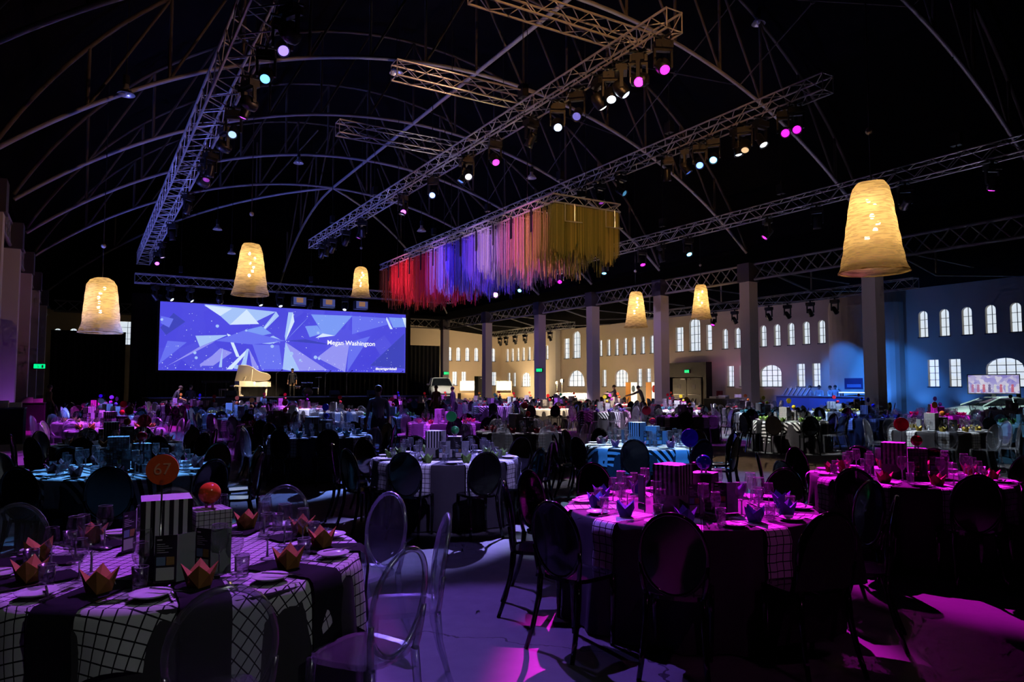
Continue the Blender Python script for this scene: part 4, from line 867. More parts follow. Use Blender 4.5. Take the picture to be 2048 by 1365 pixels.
top_me = MB().lathe([(0, .70), (TR - .005, .70), (TR - .005, .745), (0, .745)], 32).lathe([(.3, 0), (.3, .03), (.05, .06), (.05, .7)], 12).mesh('tabletop', M('plywood', (.3, .22, .14), .6))
def overlay(side, mat, name, nth=96, rounded=False, wob=.0, ang=0.0):
    """a square (or round) cloth draped over the table: corners hang lowest"""
    b = MB(); uv = []; zt = TZ + .003
    rads = [0.02, .3, .6, .85, .903]
    for r in rads:
        for k in range(nth):
            a = 2 * math.pi * k / nth; b.v.append((r * math.cos(a), r * math.sin(a), zt)); uv.append((r * math.cos(a + ang) + 4, r * math.sin(a + ang) + 4))
    steps = 7
    for s in range(1, steps + 1):
        for k in range(nth):
            a = 2 * math.pi * k / nth
            ext = side / 2 if rounded else min(side / 2 / max(abs(math.cos(a)), abs(math.sin(a))), side / 2 * 1.3)
            ext += wob * math.sin(6 * a) if rounded else 0
            r = .903 + max(.03, ext - .903) * s / steps; dn = r - .903; fold = .022 * math.sin(13 * a) * min(1, dn / .2)
            rr = .915 + fold + .05 * dn; b.v.append((rr * math.cos(a), rr * math.sin(a), zt - .004 - dn)); uv.append((r * math.cos(a + ang) + 4, r * math.sin(a + ang) + 4))
    nr = len(rads) + steps
    for i in range(nr - 1):
        for k in range(nth): b.f.append((i * nth + k, (i + 1) * nth + k, (i + 1) * nth + (k + 1) % nth, i * nth + (k + 1) % nth)); b.m.append(0)
    b.f.append(tuple(range(nth))); b.m.append(0); b.uv = uv
    return b.mesh(name, mat, True)
OV = {'check': overlay(2.46, m_grid_w, 'overlay', rounded=True, wob=.1), 'stripe': overlay(2.2, m_stripe_w, 'overlay', ang=.78), 'band': overlay(2.3, m_stripe_w, 'overlay', rounded=True, wob=.04), 'white': overlay(2.25, m_white_cloth, 'overlay', rounded=True, wob=.05)}
# ---- centrepiece boxes, number discs and balls
def stripe_box(wd, h, nst, zsplit, m_low):
    b = MB(); hw = wd / 2
    for s in range(4):
        q = Matrix.Rotation(s * math.pi / 2, 3, 'Z')
        def P(x, z): v = q @ Vector((x, -hw, 0)); return (v.x, v.y, z)
        k = 2 * nst + 1
        for i in range(k):
            x0, x1 = -hw + wd * i / k, -hw + wd * (i + 1) / k; b.add([P(x0, zsplit), P(x1, zsplit), P(x1, h), P(x0, h)], [(0, 1, 2, 3)], 1 if i % 2 else 0)
        b.add([P(-hw, 0), P(hw, 0), P(hw, zsplit), P(-hw, zsplit)], [(0, 1, 2, 3)], 2)
    b.add([(-hw, -hw, h), (hw, -hw, h), (hw, hw, h), (-hw, hw, h)], [(0, 1, 2, 3)], 1); b.add([(-hw, -hw, 0), (hw, -hw, 0), (hw, hw, 0), (-hw, hw, 0)], [(3, 2, 1, 0)], 2)
    return b
m_bk_card = M('black_card', (.008, .008, .01), .5); m_grey_card = M('grey_card', (.3, .3, .3), .6)
BX = {'stripe_black': stripe_box(.215, .35, 5, .1, 0).mesh('gift_box', [m_bk_card, m_white, m_bk_card]), 'stripe_grey': stripe_box(.205, .33, 5, .12, 0).mesh('gift_box', [m_bk_card, m_white, m_grey_card]),
      'tall_grid': MB().box(-.103, .103, -.103, .103, 0, .34).mesh('gift_box', m_boxgrid), 'small_stripe': stripe_box(.165, .265, 4, .09, 0).mesh('gift_box', [m_bk_card, m_white, m_grey_card])}
b = MB().box(-.084, .084, -.084, .084, 0, .17, 1).box(-.086, .086, -.086, .086, .17, .27, 0); BX['small_grid'] = b.mesh('gift_box', [m_boxgrid, m_grey_card])
b = MB().box(-.082, .082, -.082, .082, 0, .1, 1).box(-.083, .083, -.083, .083, .1, .255, 0).box(-.081, .081, -.081, .081, .255, .258, 2); BX['small_black'] = b.mesh('gift_box', [m_bk_card, m_boxgrid, m_white])
SGC = {'vermilion': (.95, .12, .03), 'blue': (.02, .02, .7), 'red': (.65, .01, .03), 'green': (.02, .25, .06), 'crimson': (.5, .015, .03), 'orange': (.7, .2, .03), 'yellow': (.65, .5, .03), 'purple': (.4, .05, .5)}
disc_mb = MB().lathe([(.0, -.004), (.07, -.004), (.07, .004), (0, .004)], 24).xf(Matrix.Rotation(math.pi / 2, 4, 'X'))
ball_prof = MB().ball((0, 0, .075), .054, 20, 12)
DISC = {k: disc_mb.mesh('disc', M('disc_' + k, c, .35, emit=None)) for k, c in SGC.items()}; BALL = {k: ball_prof.mesh('ball', M('ball_' + k, c, .15, coat=.4), True) for k, c in SGC.items()}
stem_me = MB().lathe([(0, 0), (.045, 0), (.045, .006), (.004, .008), (.004, .47)], 12).mesh('stem', m_cutlery, True); clip_me = MB().ball((0, -.004, .445), .012, 6, 4).mesh('clip', m_glass)
peg_me = MB().lathe([(.007, 0), (.007, .03)], 6).mesh('peg', M('pink_peg', (.7, .1, .6), .3))
card_me = MB().hexa([(-.045, -.002, 0), (.045, -.002, 0), (.045, .002, 0), (-.045, .002, 0), (-.045, -.002, .21), (.045, -.002, .21), (.045, .002, .21), (-.045, .002, .21)]).mesh('leaf', m_card_black)
card_grey = MB().box(-.045, .045, -.002, .002, 0, .21).mesh('leaf', m_card_grey)
print_w = MB().box(-.037, .037, -.0035, -.0025, .012, .068).mesh('printed_panel', M('print_white', (.6, .6, .58), .6)); print_c = MB().box(-.037, -.0, -.0035, -.0025, .078, .115).mesh('printed_picture', M('print_blue', (.2, .3, .45), .6)); print_d = MB().box(.004, .037, -.0035, -.0025, .078, .115).mesh('printed_picture', M('print_gold', (.35, .22, .06), .6))
pl = MB()
for q in range(5): pl.box(-.036, .012 + .015 * ((q * 7) % 3 - 1), -.0035, -.0025, .17 - q * .009, .1725 - q * .009)
pl.box(-.036, -.015, -.0035, -.0025, .188, .194); print_t = pl.mesh('printed_lines', M('print_white', (.6, .6, .58), .6))

# ================================================================== TABLES
#  name, x, y, phase of the first seat, chair kind, napkins, sign colour, cloth, tall box, small box
TB = [('table sixty-seven', .48, 4.17, -19, 'clear', 'orange', 'vermilion', 'check', 'stripe_black', 'small_grid'),
      ('the blue-ball magenta table', 3.92, 3.98, -135, 'black', 'blue', 'blue', 'plain', 'stripe_grey', 'small_black'),
      ('the red-ball magenta table', 7.1, 4.17, -164, 'black', 'red', 'red', 'plain', 'stripe_grey', 'small_grid'),
      ('the green-ball table', 3.96, 8.26, -132, 'black', 'green', 'green', 'plain', 'stripe_grey', 'small_black'),
      ('the white-banded table', .45, 8.75, -100, 'black', 'mauve', 'red', 'band', 'tall_grid', 'small_stripe'),
      ('the white-lit striped table', 7.4, 8.4, -136, 'black', 'plum', 'red', 'stripetop', 'stripe_grey', 'small_grid'),
      ('the third aisle-left table', 7.57, 12.27, -100, 'clear', 'red', 'red', 'plain', 'tall_grid', 'small_stripe'),
      ('the third second-row table', 3.75, 13.17, -135, 'black', 'teal', 'blue', 'plain', 'stripe_grey', 'small_grid'),
      ('the third column-side table', .5, 12.9, -110, 'black', 'orange', 'orange', 'plain', 'stripe_grey', 'small_black'),
      ('the fourth second-row table', 3.92, 17.05, -120, 'clear', 'red', 'red', 'plain', 'stripe_grey', 'small_grid'),
      ('the fourth aisle-left table', 7.7, 16.14, -142, 'black', 'red', 'green', 'plain', 'stripe_grey', 'small_grid'),
      ('the clear-chair window-side table', 15.1, 8.2, -110, 'clear', 'yellow', 'orange', 'plain', 'tall_grid', 'small_black'),
      ('the big-striped table', 15.69, 12.26, -122, 'black', 'green', 'yellow', 'stripe', 'tall_grid', 'small_stripe')]
rg = random.Random(21)
ROWS = [('column-side', .5, [17.1, 21.1, 25.1, 29.3, 33.4, 37.3], 3), ('second-row', 4.0, [21.1, 25.1, 29.2, 33.4, 37.3], 4), ('aisle-left', 7.7, [20.4, 24.7, 29.0, 33.2, 37.2], 4),
        ('aisle-right', 15.9, [15.9, 20.0, 24.0, 28.0, 32.0, 36.0, 40.0], 2), ('mid-right', 19.3, [8.3, 12.4, 16.2, 20.2, 24.2, 28.1, 32.1, 36.1, 40.0], 0), ('far-column', 22.9, [12.2, 16.2, 20.2, 24.2, 28.2, 32.2, 36.2, 40.2], 0), ('window-aisle', 29.6, [13.2, 19.3, 25.3, 31.2, 37.0, 43.0], 0)]
for nm, x, ys, k0 in ROWS:
    for i, y in enumerate(ys):
        st = 'stripe' if (nm, i) in (('aisle-right', 1), ('aisle-right', 3), ('mid-right', 6)) else 'white' if rg.random() < .3 else 'plain'
        TB.append((f'the {ORD[i + k0]} {nm} table', x + rg.uniform(-.25, .25), y + rg.uniform(-.2, .2), rg.uniform(0, 36), 'clear' if rg.random() < .33 else 'black', rg.choice(list(NAPC)), rg.choice(list(SGC)), st, rg.choice(['stripe_grey', 'tall_grid', 'stripe_black']), rg.choice(['small_grid', 'small_stripe', 'small_black'])))
TB.sort(key=lambda t: dep((t[1], t[2], .75)))
HOURS = 'twelve one two three four five six seven eight nine ten eleven'.split()
cnt = dict(chair=0, glass=0, nap=0, mat=0, plate=0)
far_ch = {'black': MB(), 'clear': MB()}; far_gl = MB(); far_nap = MB(); far_plate = MB()
lite_glass = {k: v.v for k, v in G_lo.items()}
def into(dst, src, loc, rz, m=0):
    c, s = math.cos(rz), math.sin(rz); o = len(dst.v)
    dst.v += [(loc[0] + x * c - y * s, loc[1] + x * s + y * c, loc[2] + z) for x, y, z in src.v]
    dst.f += [tuple(i + o for i in f) for f in src.f]; dst.m += [m] * len(src.f)
tnum = 0
for (nm, X, Y, ph, kind, napc, sg, cl, bxa, bxb) in TB:
    if not seen((X, Y, .8), 330 if Y < 6 else 140): continue
    D = dep((X, Y, .75)); near = D < 11; mid = D < 19
    tb = E('banquet_table', f'round table under a floor-length dark cloth: {nm}', 'table', (X, Y, 0), rg.uniform(0, 6), 'banquet tables')
    O('tabletop', top_me, tb); O('tablecloth', cloth_me, tb)
    if cl in ('check', 'stripe', 'band', 'white', 'stripetop'):
        key = 'band' if cl == 'stripetop' else cl
        if cl == 'stripetop': key = 'band'
        ov = tag(O('cloth_overlay', OV[key], None, (X, Y, 0), {'stripe': -2.35, 'check': -.62, 'band': .3}.get(key, rg.uniform(0, 6))), {'check': 'white check cloth with black lines draped over ', 'stripe': 'black and white striped square cloth with hanging points over ', 'band': 'black and white banded cloth with a short hem over ', 'white': 'plain white round cloth with a short hem over '}[key] + nm, 'tablecloth')
    vang = math.atan2(Y, X)                       # direction away from the viewer = twelve o'clock
    up_ = .012 if cl in ('check', 'stripe', 'band', 'white', 'stripetop') else 0
    for k in range(10):
        a = R(ph + 36 * k); ja = a + rg.uniform(-.05, .05)
        hr = HOURS[int(round(((vang - a) % (2 * math.pi)) / (2 * math.pi) * 12)) % 12]
        at = f"at {hr} o'clock of {nm}"
        rr = 1.135 + rg.uniform(-.02, .05)
        cp = (X + rr * math.cos(ja), Y + rr * math.sin(ja), 0); rz = ja + math.pi / 2 + rg.uniform(-.12, .12)
        ck = kind if rg.random() < .93 else ('clear' if kind == 'black' else 'black')
        if nm in ('the blue-ball magenta table', 'the red-ball magenta table', 'the green-ball table', 'table sixty-seven', 'the white-banded table'): ck = kind
        if seen((*cp[:2], .6), 80):
            if cnt['chair'] < 300:
                place_chair(ck, cp, rz, f'{"clear" if ck == "clear" else "black"} oval-back plastic chair {at}', f'chairs around {nm}', D < 16); cnt['chair'] += 1
            else: into(far_ch[ck], CH[ck]['mb'], cp, rz)
        sp = Vector((X, Y, 0)); rs = a + math.pi / 2      # seat frame: local -Y points outwards
        if not seen((X + .8 * math.cos(a), Y + .8 * math.sin(a), .75), 30): continue
        def at_(v, r): return (X + r * math.cos(a) - v * math.sin(a), Y + r * math.sin(a) + v * math.cos(a))
        mk = 'black' if cl in ('check', 'stripe') else 'white' if cl in ('white', 'band', 'stripetop') else 'check'
        if cnt['mat'] < 300:
            tag(O('placemat', STRIP[mk], None, (X, Y, up_), rs), f'{ {"black": "black", "white": "white", "check": "white checked"}[mk] } placemat strip hanging over the edge {at}', 'placemat', f'placemats of {nm}'); cnt['mat'] += 1
        nx_, ny_ = at_(rg.uniform(-.03, .03), .7); zt = TZ + up_ + .006
        if cnt['nap'] < 300:
            o = tag(O('napkin', NAP[napc], None, (nx_, ny_, zt), rg.uniform(0, 6)), f'{napc} napkin folded into a crown {at}', 'napkin', f'napkins of {nm}'); cnt['nap'] += 1
            o.scale = (1.15,) * 3
            if D < 6: s = O('sticker', sticker_me, o, (.036, -.036, .03), R(45)); s.rotation_euler = (R(-22), 0, R(45))
        else: into(far_nap, nap_mb, (nx_, ny_, zt), rg.uniform(0, 6))
        if cnt['plate'] < 300 and D < 30:
            q = at_(-.2, .77); tag(O('side_plate', plate_me, None, (*q, TZ + up_ + .006)), f'white side plate {at}', 'plate', f'plates of {nm}'); cnt['plate'] += 1
            if D < 9:
                q = at_(-.2, .72); o = tag(O('butter_knife', knife_me, None, (q[0], q[1], TZ + up_ + .026), rs + math.pi + rg.uniform(.3, .9)), f'steel butter knife on the side plate {at}', 'knife', f'knives of {nm}'); o.rotation_euler.x = 0
                q = at_(.13, .86); tag(O('dinner_knife', knife_me, None, (q[0], q[1], TZ + up_ + .008), rs + rg.uniform(-.1, .1)), f'steel dinner knife {at}', 'knife', f'knives of {nm}')
                q = at_(-.115, .86); tag(O('dinner_fork', fork_me, None, (q[0], q[1], TZ + up_ + .008), rs + rg.uniform(-.1, .1)), f'steel dinner fork {at}', 'fork', f'forks of {nm}')
        for gk, v, r in (('large wine glass', .09, .5), ('small wine glass', .16, .56), ('water tumbler', .2, .66)):
            q = at_(v + rg.uniform(-.02, .02), r + rg.uniform(-.03, .03))
            if cnt['glass'] < 300:
                tag(O(GN[gk], G[gk], None, (*q, TZ + up_ + .005)), f'{gk} {at}', 'glass', f'glasses of {nm}'); cnt['glass'] += 1
            elif gk in G_lo and D < 45: into(far_gl, G_lo[gk], (*q, TZ + up_), 0)
    # centrepiece, turned as on every table
    bz = TZ + up_ + .006; br = {'table sixty-seven': .22, 'the blue-ball magenta table': .5}.get(nm, rg.uniform(-.6, .8)) - YAW * .5
    rtv = Vector((math.cos(YAW), -math.sin(YAW), 0)); fwv = Vector((math.sin(YAW), math.cos(YAW), 0)); cc = Vector((X, Y, 0))
    o1, o2 = {'table sixty-seven': ((.07, -.36), (.21, -.2)), 'the blue-ball magenta table': ((-.16, -.2), (.09, -.1))}.get(nm, ((-.13, .0), (.11, .02)))
    p1 = cc + rtv * o1[0] + fwv * o1[1]; p2 = cc + rtv * o2[0] + fwv * o2[1]
    tag(O('gift_box', BX[bxa], None, (p1.x, p1.y, bz), br), f'{ {"stripe_black": "tall black and white striped", "stripe_grey": "tall striped", "tall_grid": "tall checked"}[bxa] } box in the centre of {nm}', 'box', 'tall centrepiece boxes')
    p2b = (p2.x, p2.y, bz); tag(O('gift_box', BX[bxb], None, p2b, br + .2), f'{ {"small_grid": "small checked", "small_stripe": "small striped", "small_black": "small black"}[bxb] } box in the centre of {nm}', 'box', 'small centrepiece boxes')
    sh_ = {'small_grid': .27, 'small_stripe': .265, 'small_black': .258}[bxb]
    bo = E('decor_ball', f'shiny {sg} ball on two pegs on the small box of {nm}', 'ball', (p2.x, p2.y, bz + sh_), -YAW, 'centrepiece balls')
    O('ball', BALL[sg], bo)
    for s in (-.016, .016): O('peg', peg_me, bo, (s, 0, 0))
    so = p1 - fwv * .17 + rtv * .06 if nm == 'table sixty-seven' else p2 + fwv * .16 - rtv * .06
    si = E('table_sign', f'{sg} round number sign on a thin steel stem on {nm}', 'sign', (so.x, so.y, bz), -YAW + rg.uniform(-.5, .5) if D > 4.5 else -YAW + .25, 'number signs')
    O('disc', DISC[sg], si, (0, 0, .5)); O('stem', stem_me, si); O('clip', clip_me, si)
    if nm == 'table sixty-seven':
        text('numerals', '67', .075, M('sign_numeral', (.95, .4, .25), .4), si, Matrix.Translation((0, -.0065, .478)) @ Matrix.Rotation(math.pi / 2, 4, 'X'), 'CENTER', ext=.0008)
    if mid:
        for q, (du, dv, rzz) in enumerate(((o1[0] + .1, o1[1] - .2, .3), (o2[0] + .06, o2[1] - .2, -.4), (-.32, .05, 1.3))):
            p = cc + rtv * du + fwv * dv; mo = E('menu_card', f'folded {"first" if q == 0 else "second" if q == 1 else "third"} menu card beside the boxes of {nm}', 'menu', (p.x, p.y, bz), -YAW + rzz, f'menu cards of {nm}')
            l1 = O('leaf', card_me, mo); O('leaf', card_grey, mo, (.08, .03, 0), .7)
            for pm in (print_w, print_c, print_d, print_t): O(pm.name.split('.')[0], pm, l1)
# a dark coat thrown over a chair at the blue-ball table
def coat():
    b = MB(); nx, nz = 14, 10
    for side in (1, -1):
        o = len(b.v)
        for j in range(nz + 1):
            for i in range(nx + 1):
                u = i / nx * 2 - 1; x = u * (.2 + .07 * (j / nz)); top = .965 - .2 * abs(u) ** 1.6; z = top - (top - (.16 if side < 0 else .5)) * j / nz
                y = -.175 - (min(z, .93) - .46) * .16 + side * (-.022 - .03 * (j / nz) - .012 * math.sin(u * 9) * j / nz) + .3 * x * x
                if j == 0: y = -.25 + .3 * x * x
                b.v.append((x, y, z))
        for j in range(nz):
            for i in range(nx): b.f.append((o + j * (nx + 1) + i, o + j * (nx + 1) + i + 1, o + (j + 1) * (nx + 1) + i + 1, o + (j + 1) * (nx + 1) + i)); b.m.append(0)
    return b.mesh('coat', noisy('coat_black', (.008, .01, .009), (.016, .018, .017), 8, .9), True)
ca = R(-135 + 36); tag(O('draped_coat', coat(), None, (3.92 + 1.145 * math.cos(ca), 3.98 + 1.145 * math.sin(ca), 0), ca + math.pi / 2), 'black coat thrown over a chair back at the blue-ball magenta table', 'coat')
for k, b in far_ch.items():
    if b.f: tag(O('ghost_chair_crowd', b.mesh('ghost_chair_crowd', m_bchair if k == 'black' else m_cchair)), f'{k} oval-back chairs around the most distant tables', 'chairs', kind='stuff')
if far_gl.f: tag(O('glassware', far_gl.mesh('glassware', m_glass, True)), 'glittering glassware crowding the distant tables', 'glassware', kind='stuff')
if far_nap.f: tag(O('napkin_crowd', far_nap.mesh('napkin_crowd', NAP['red'].materials[0])), 'folded red napkins on the most distant tables', 'napkins', kind='stuff')

# ================================================================== STAGE
m_stage = M('stage_deck_black', (.01, .01, .014), .5)
stg = tag(O('stage', MB().box(3.0, 20.7, 42.7, 48.0, .9, 1.0).box(3.05, 20.65, 42.75, 47.95, 0, .9).mesh('stage', m_stage)), 'low black stage below the wide screen', 'stage')
m_piano = M('white_piano_lacquer', (.78, .72, .64), .15, coat=.4)
def prism(outline, z0, z1):
    k = len(outline); return MB().add([(x, y, z0) for x, y in outline] + [(x, y, z1) for x, y in outline], [tuple(range(k))[::-1], tuple(range(k, 2 * k))] + [(i, (i + 1) % k, k + (i + 1) % k, k + i) for i in range(k)])
po = ony(478, 792, 44.0)
pn = E('grand_piano', 'white grand piano with raised lid under amber light on the stage', 'piano', (po.x, 44.0, 1.0))
out = [(0, 0), (.35, 0), (.6, .05), (.85, .22), (1.05, .42), (1.35, .62), (1.75, .75), (1.98, .95), (2.05, 1.15), (1.98, 1.38), (1.8, 1.5), (0, 1.5)]
O('body', prism(out, .62, .95).mesh('body', m_piano), pn)
O('soundboard', prism([(x * .94 + .25, y * .9 + .08) for x, y in out if x > .3], .951, .955).mesh('soundboard', M('gold_frame', (.5, .32, .1), .35, .5)), pn)
kb = O('keyboard', MB().box(-.28, .02, .05, 1.45, .62, .7).mesh('keyboard', m_piano), pn)
O('white_keys', MB().box(-.24, -.06, .12, 1.38, .7, .715).mesh('white_keys', m_plate), kb)
bk = MB()
for i in range(36): bk.box(-.16, -.05, .13 + i * .0345, .145 + i * .0345, .715, .727)
O('black_keys', bk.mesh('black_keys', m_black), kb, kind='stuff')
lid = O('lid', prism([(x, y - 1.5) for x, y in out], 0, .025).mesh('lid', m_piano), pn, (0, 1.5, .96)); lid.rotation_euler = (R(-38), 0, 0)
bar('lid_prop', (.75, .35, .94), (.85, .62, 1.66), .012, m_piano, pn, 6)
for x, y in ((.05, .12), (.05, 1.38), (1.75, 1.1)):
    lg = O('leg', MB().lathe([(.0, .06), (.045, .06), (.05, .2), (.075, .5), (.085, .62)], 10).mesh('leg', m_piano, True), pn, (x, y, 0)); O('caster', MB().lathe([(.0, 0), (.035, 0), (.035, .055), (0, .06)], 8).mesh('caster', m_cutlery), lg)
O('pedal_lyre', MB().box(.2, .26, .6, .64, .1, .62).box(.2, .26, .86, .9, .1, .62).box(.12, .34, .55, .95, .06, .12).mesh('pedal_lyre', m_piano), pn)
O('music_desk', MB().hexa([(.32, .35, .96), (.34, .35, .96), (.34, 1.15, .96), (.32, 1.15, .96), (.44, .4, 1.22), (.46, .4, 1.22), (.46, 1.1, 1.22), (.44, 1.1, 1.22)]).mesh('music_desk', m_piano), pn)
bn = E('piano_bench', 'white piano bench in front of the keyboard of the grand piano', 'bench', (po.x - .75, 44.35, 1.0))
O('seat', MB().box(-.2, .2, 0, .8, .42, .5).mesh('seat', m_piano), bn)
for x in (-.18, .14):
    for y in (.02, .74): O('leg', MB().box(x, x + .04, y, y + .04, 0, .42).mesh('leg', m_piano), bn)
# drum kit
dk = ony(612, 792, 45.4); D0 = E('drum_kit', 'dark drum kit with glinting cymbals in the middle of the stage', 'drum kit', (dk.x, 45.4, 1.0))
m_drum = M('drum_shell', (.05, .03, .06), .25, coat=.4); m_skin = M('drum_skin', (.4, .4, .42), .5); m_cym = M('cymbal_bronze', (.6, .45, .2), .25, 1)
def drum(nm, r, h, loc, tilt=(0, 0, 0)):
    o = O(nm, MB().lathe([(r, 0), (r, h)], 18).mesh(nm, m_drum, True), D0, loc); o.rotation_euler = tilt
    O('drum_head', MB().disc(r * .98, h, 18).disc(r * .98, 0, 18, down=True).mesh('drum_head', m_skin), o); O('hoop', MB().tube([(r * math.cos(i * .349), r * math.sin(i * .349), h) for i in range(18)], .015, 5, closed=True).mesh('hoop', m_cutlery), o)
drum('kick_drum', .28, .45, (0, 0, .28), (math.pi / 2, 0, 0)); drum('rack_tom', .15, .22, (-.18, -.1, .66), (.3, 0, 0)); drum('rack_tom', .15, .22, (.2, -.1, .66), (.3, 0, 0)); drum('floor_tom', .2, .4, (.62, .1, .14)); drum('snare_drum', .18, .14, (-.5, .15, .5))
for x, y, z in ((-.75, -.1, 1.15), (.75, -.15, 1.2), (-.9, .2, .85)):
    st = bar('cymbal_stand', (x, y, 0), (x, y, z), .012, m_cutlery, D0, 6)
    O('cymbal', MB().lathe([(.0, .03), (.05, .02), (.23, 0), (.23, -.003), (.0, .02)], 18).mesh('cymbal', m_cym, True), D0, (x, y, z))
for i, (px, Y) in enumerate(((552, 44.2), (693, 44.0), (795, 44.2), (650, 45.2))):
    q = ony(px, 792, Y); o = E('microphone_stand', f'thin black microphone stand on the stage, {ORD[i]} placed', 'microphone', (q.x, Y, 1.0)); o['label'] = ('microphone stand just right of the white piano', 'microphone stand beside the drum kit', 'microphone stand at the far end of the stage', 'microphone stand right behind the drum kit')[i]
    O('base', MB().lathe([(0, 0), (.15, 0), (.14, .02), (0, .03)], 14).mesh('base', m_case), o); bar('pole', (0, 0, .02), (0, 0, 1.45), .012, m_cutlery, o, 6); bar('boom', (0, 0, 1.42), (.25, -.2, 1.6), .01, m_cutlery, o, 6); O('microphone', MB().ball((.27, -.22, 1.62), .035).mesh('microphone', m_case), o)
for i, px in enumerate((462, 670, 745)):
    q = ony(px, 792, 43.4); o = E('floor_monitor', ('black stage wedge monitor left of the piano', 'black stage wedge monitor right of the drum kit', 'black stage wedge monitor near the blurred stage end')[i], 'speaker', (q.x, 43.4, 1.0))
    O('cabinet', MB().hexa([(-.3, -.2, 0), (.3, -.2, 0), (.3, .25, 0), (-.3, .25, 0), (-.3, -.2, .12), (.3, -.2, .12), (.3, .2, .4), (-.3, .2, .4)]).mesh('cabinet', m_case), o); O('grille', MB().hexa([(-.26, -.215, .13), (.26, -.215, .13), (.26, .16, .39), (-.26, .16, .39), (-.26, -.205, .14), (.26, -.205, .14), (.26, .17, .4), (-.26, .17, .4)]).mesh('grille', m_black), o)
q = ony(437, 792, 44.2); o = E('keyboard_rig', 'black keyboard on a folding stand at the left of the stage', 'keyboard', (q.x, 44.2, 1.0)); O('keyboard', MB().box(-.9, .6, -.18, .18, .85, .97).mesh('keyboard', m_case), o)
for s in (-.7, .4): bar('stand_leg', (s, -.2, 0), (s, .15, .85), .018, m_cutlery, o, 6); bar('stand_leg', (s, .2, 0), (s, -.15, .85), .018, m_cutlery, o, 6)
# loudspeaker tower
q = ony(963, 795, 50.5); o = E('speaker_tower', 'tall black loudspeaker tower in front of the warm end wall', 'speaker', (q.x, 50.5, 0)); zt = ony(963, 753, 50.5).z
O('cabinet', MB().box(-.33, .33, 0, .6, .0, zt).mesh('cabinet', m_case), o); O('grille', MB().box(-.3, .3, -.02, 0, .1, zt - .05).mesh('grille', m_black), o); O('badge', MB().box(-.1, .1, -.03, -.02, zt - .2, zt - .15).mesh('badge', m_alu), o)

# ================================================================== CARS
def loft(rings, mat, name, closed_ends=True):
    k = len(rings[0]); b = MB(); b.v = [p for r in rings for p in r]
    for i in range(len(rings) - 1):
        for j in range(k - 1): b.f.append((i * k + j, (i + 1) * k + j, (i + 1) * k + j + 1, i * k + j + 1)); b.m.append(0)
        b.f.append((i * k + k - 1, (i + 1) * k + k - 1, (i + 1) * k, i * k)); b.m.append(0)
    if closed_ends: b.f += [tuple(range(k)), tuple(range((len(rings) - 1) * k, len(rings) * k))[::-1]]; b.m += [0, 0]
    return b.mesh(name, mat, True)
def car(name, lab, loc, rz, L, W, belt, house, wheel_r, wheel_x, paint, ground=.2):
    """belt: (x, z of the bonnet line, half width); house: (x, z roof, half width at roof)"""
    o = E(name, lab, 'car', loc, rz); hw = W / 2
    rings = []
    for x, z, h in belt:
        rings.append([(x, -h, ground + .05), (x, -h * 1.0, z * .55), (x, -h * .97, z * .9), (x, -h * .8, z), (x, 0, z + .03), (x, h * .8, z), (x, h * .97, z * .9), (x, h, z * .55), (x, h, ground + .05), (x, h * .8, ground), (x, -h * .8, ground)])
    O('body', loft(rings, paint, 'body'), o)
    gl = []
    for x, z, h, zb, hb in house: gl.append([(x, -hb, zb), (x, -h, z - .05), (x, -h * .7, z), (x, h * .7, z), (x, h, z - .05), (x, hb, zb)])
    O('glasshouse', loft(gl, M('car_glass', (.01, .012, .015), .05, coat=.5), 'glasshouse'), o)
    mid_ = house[1:-1]; r2 = [[(x, -h * 1.01, z - .055), (x, -h * .7, z + .012), (x, h * .7, z + .012), (x, h * 1.01, z - .055), (x, h * .9, z - .06), (x, -h * .9, z - .06)] for x, z, h, zb, hb in mid_]
    O('roof', loft(r2, paint, 'roof'), o)
    for s in (-1, 1):
        for a, e in ((0, 1), (-1, -2)):
            A, B_ = house[a], house[e]; bar('pillar', (A[0], s * A[4] * .98, A[3]), (B_[0], s * B_[2], B_[1] - .04), .035, paint, o, 6)
        A = house[len(house) // 2]; bar('pillar', (A[0] - .1, s * A[4], A[3]), (A[0], s * A[2], A[1] - .04), .03, paint, o, 6)
        m = O('door_mirror', MB().ball((house[1][0] + .25, s * (hw + .1), belt[2][1] + .12), .1, 10, 6, sc_=(.6, 1, .7)).mesh('door_mirror', paint, True), o)
        O('headlight', MB().ball((belt[1][0] + .02, s * hw * .68, belt[1][1] * .82), .14, 10, 6, sc_=(.5, 1, .5)).mesh('headlight', M('headlight', (.7, .7, .7), .1), True), o)
    x0 = belt[0][0]
    O('grille', MB().ball((x0 + .06, 0, belt[0][1] * .78), .1, 14, 6, sc_=(.7, 3.6, .75)).mesh('grille', m_black, True), o); O('lower_intake', MB().box(x0 + .0, x0 + .1, -hw * .6, hw * .6, ground + .08, ground + .2).mesh('lower_intake', m_black), o); O('number_plate', MB().box(x0 - .05, x0 + .02, -.26, .26, ground + .22, ground + .33).mesh('number_plate', m_white), o)
    wm = MB().lathe([(wheel_r * .55, -.1), (wheel_r * .95, -.1), (wheel_r, -.06), (wheel_r, .06), (wheel_r * .95, .1), (wheel_r * .55, .1)], 20).xf(Matrix.Rotation(math.pi / 2, 4, 'X')).mesh('tyre', M('tyre_rubber', (.012, .012, .012), .7), True)
    rim = MB()
    for q in range(5):
        a = q * 1.2566; rim.tube([(0, 0, 0), (wheel_r * .6 * math.cos(a), 0, wheel_r * .6 * math.sin(a))], .035, 5)
    rim = rim.mesh('rim', m_alu)
    for x in wheel_x:
        for s in (-1, 1): t = O('wheel', wm, o, (x, s * (hw - .09), wheel_r)); O('rim', rim, t, (0, s * .06, 0))
    return o
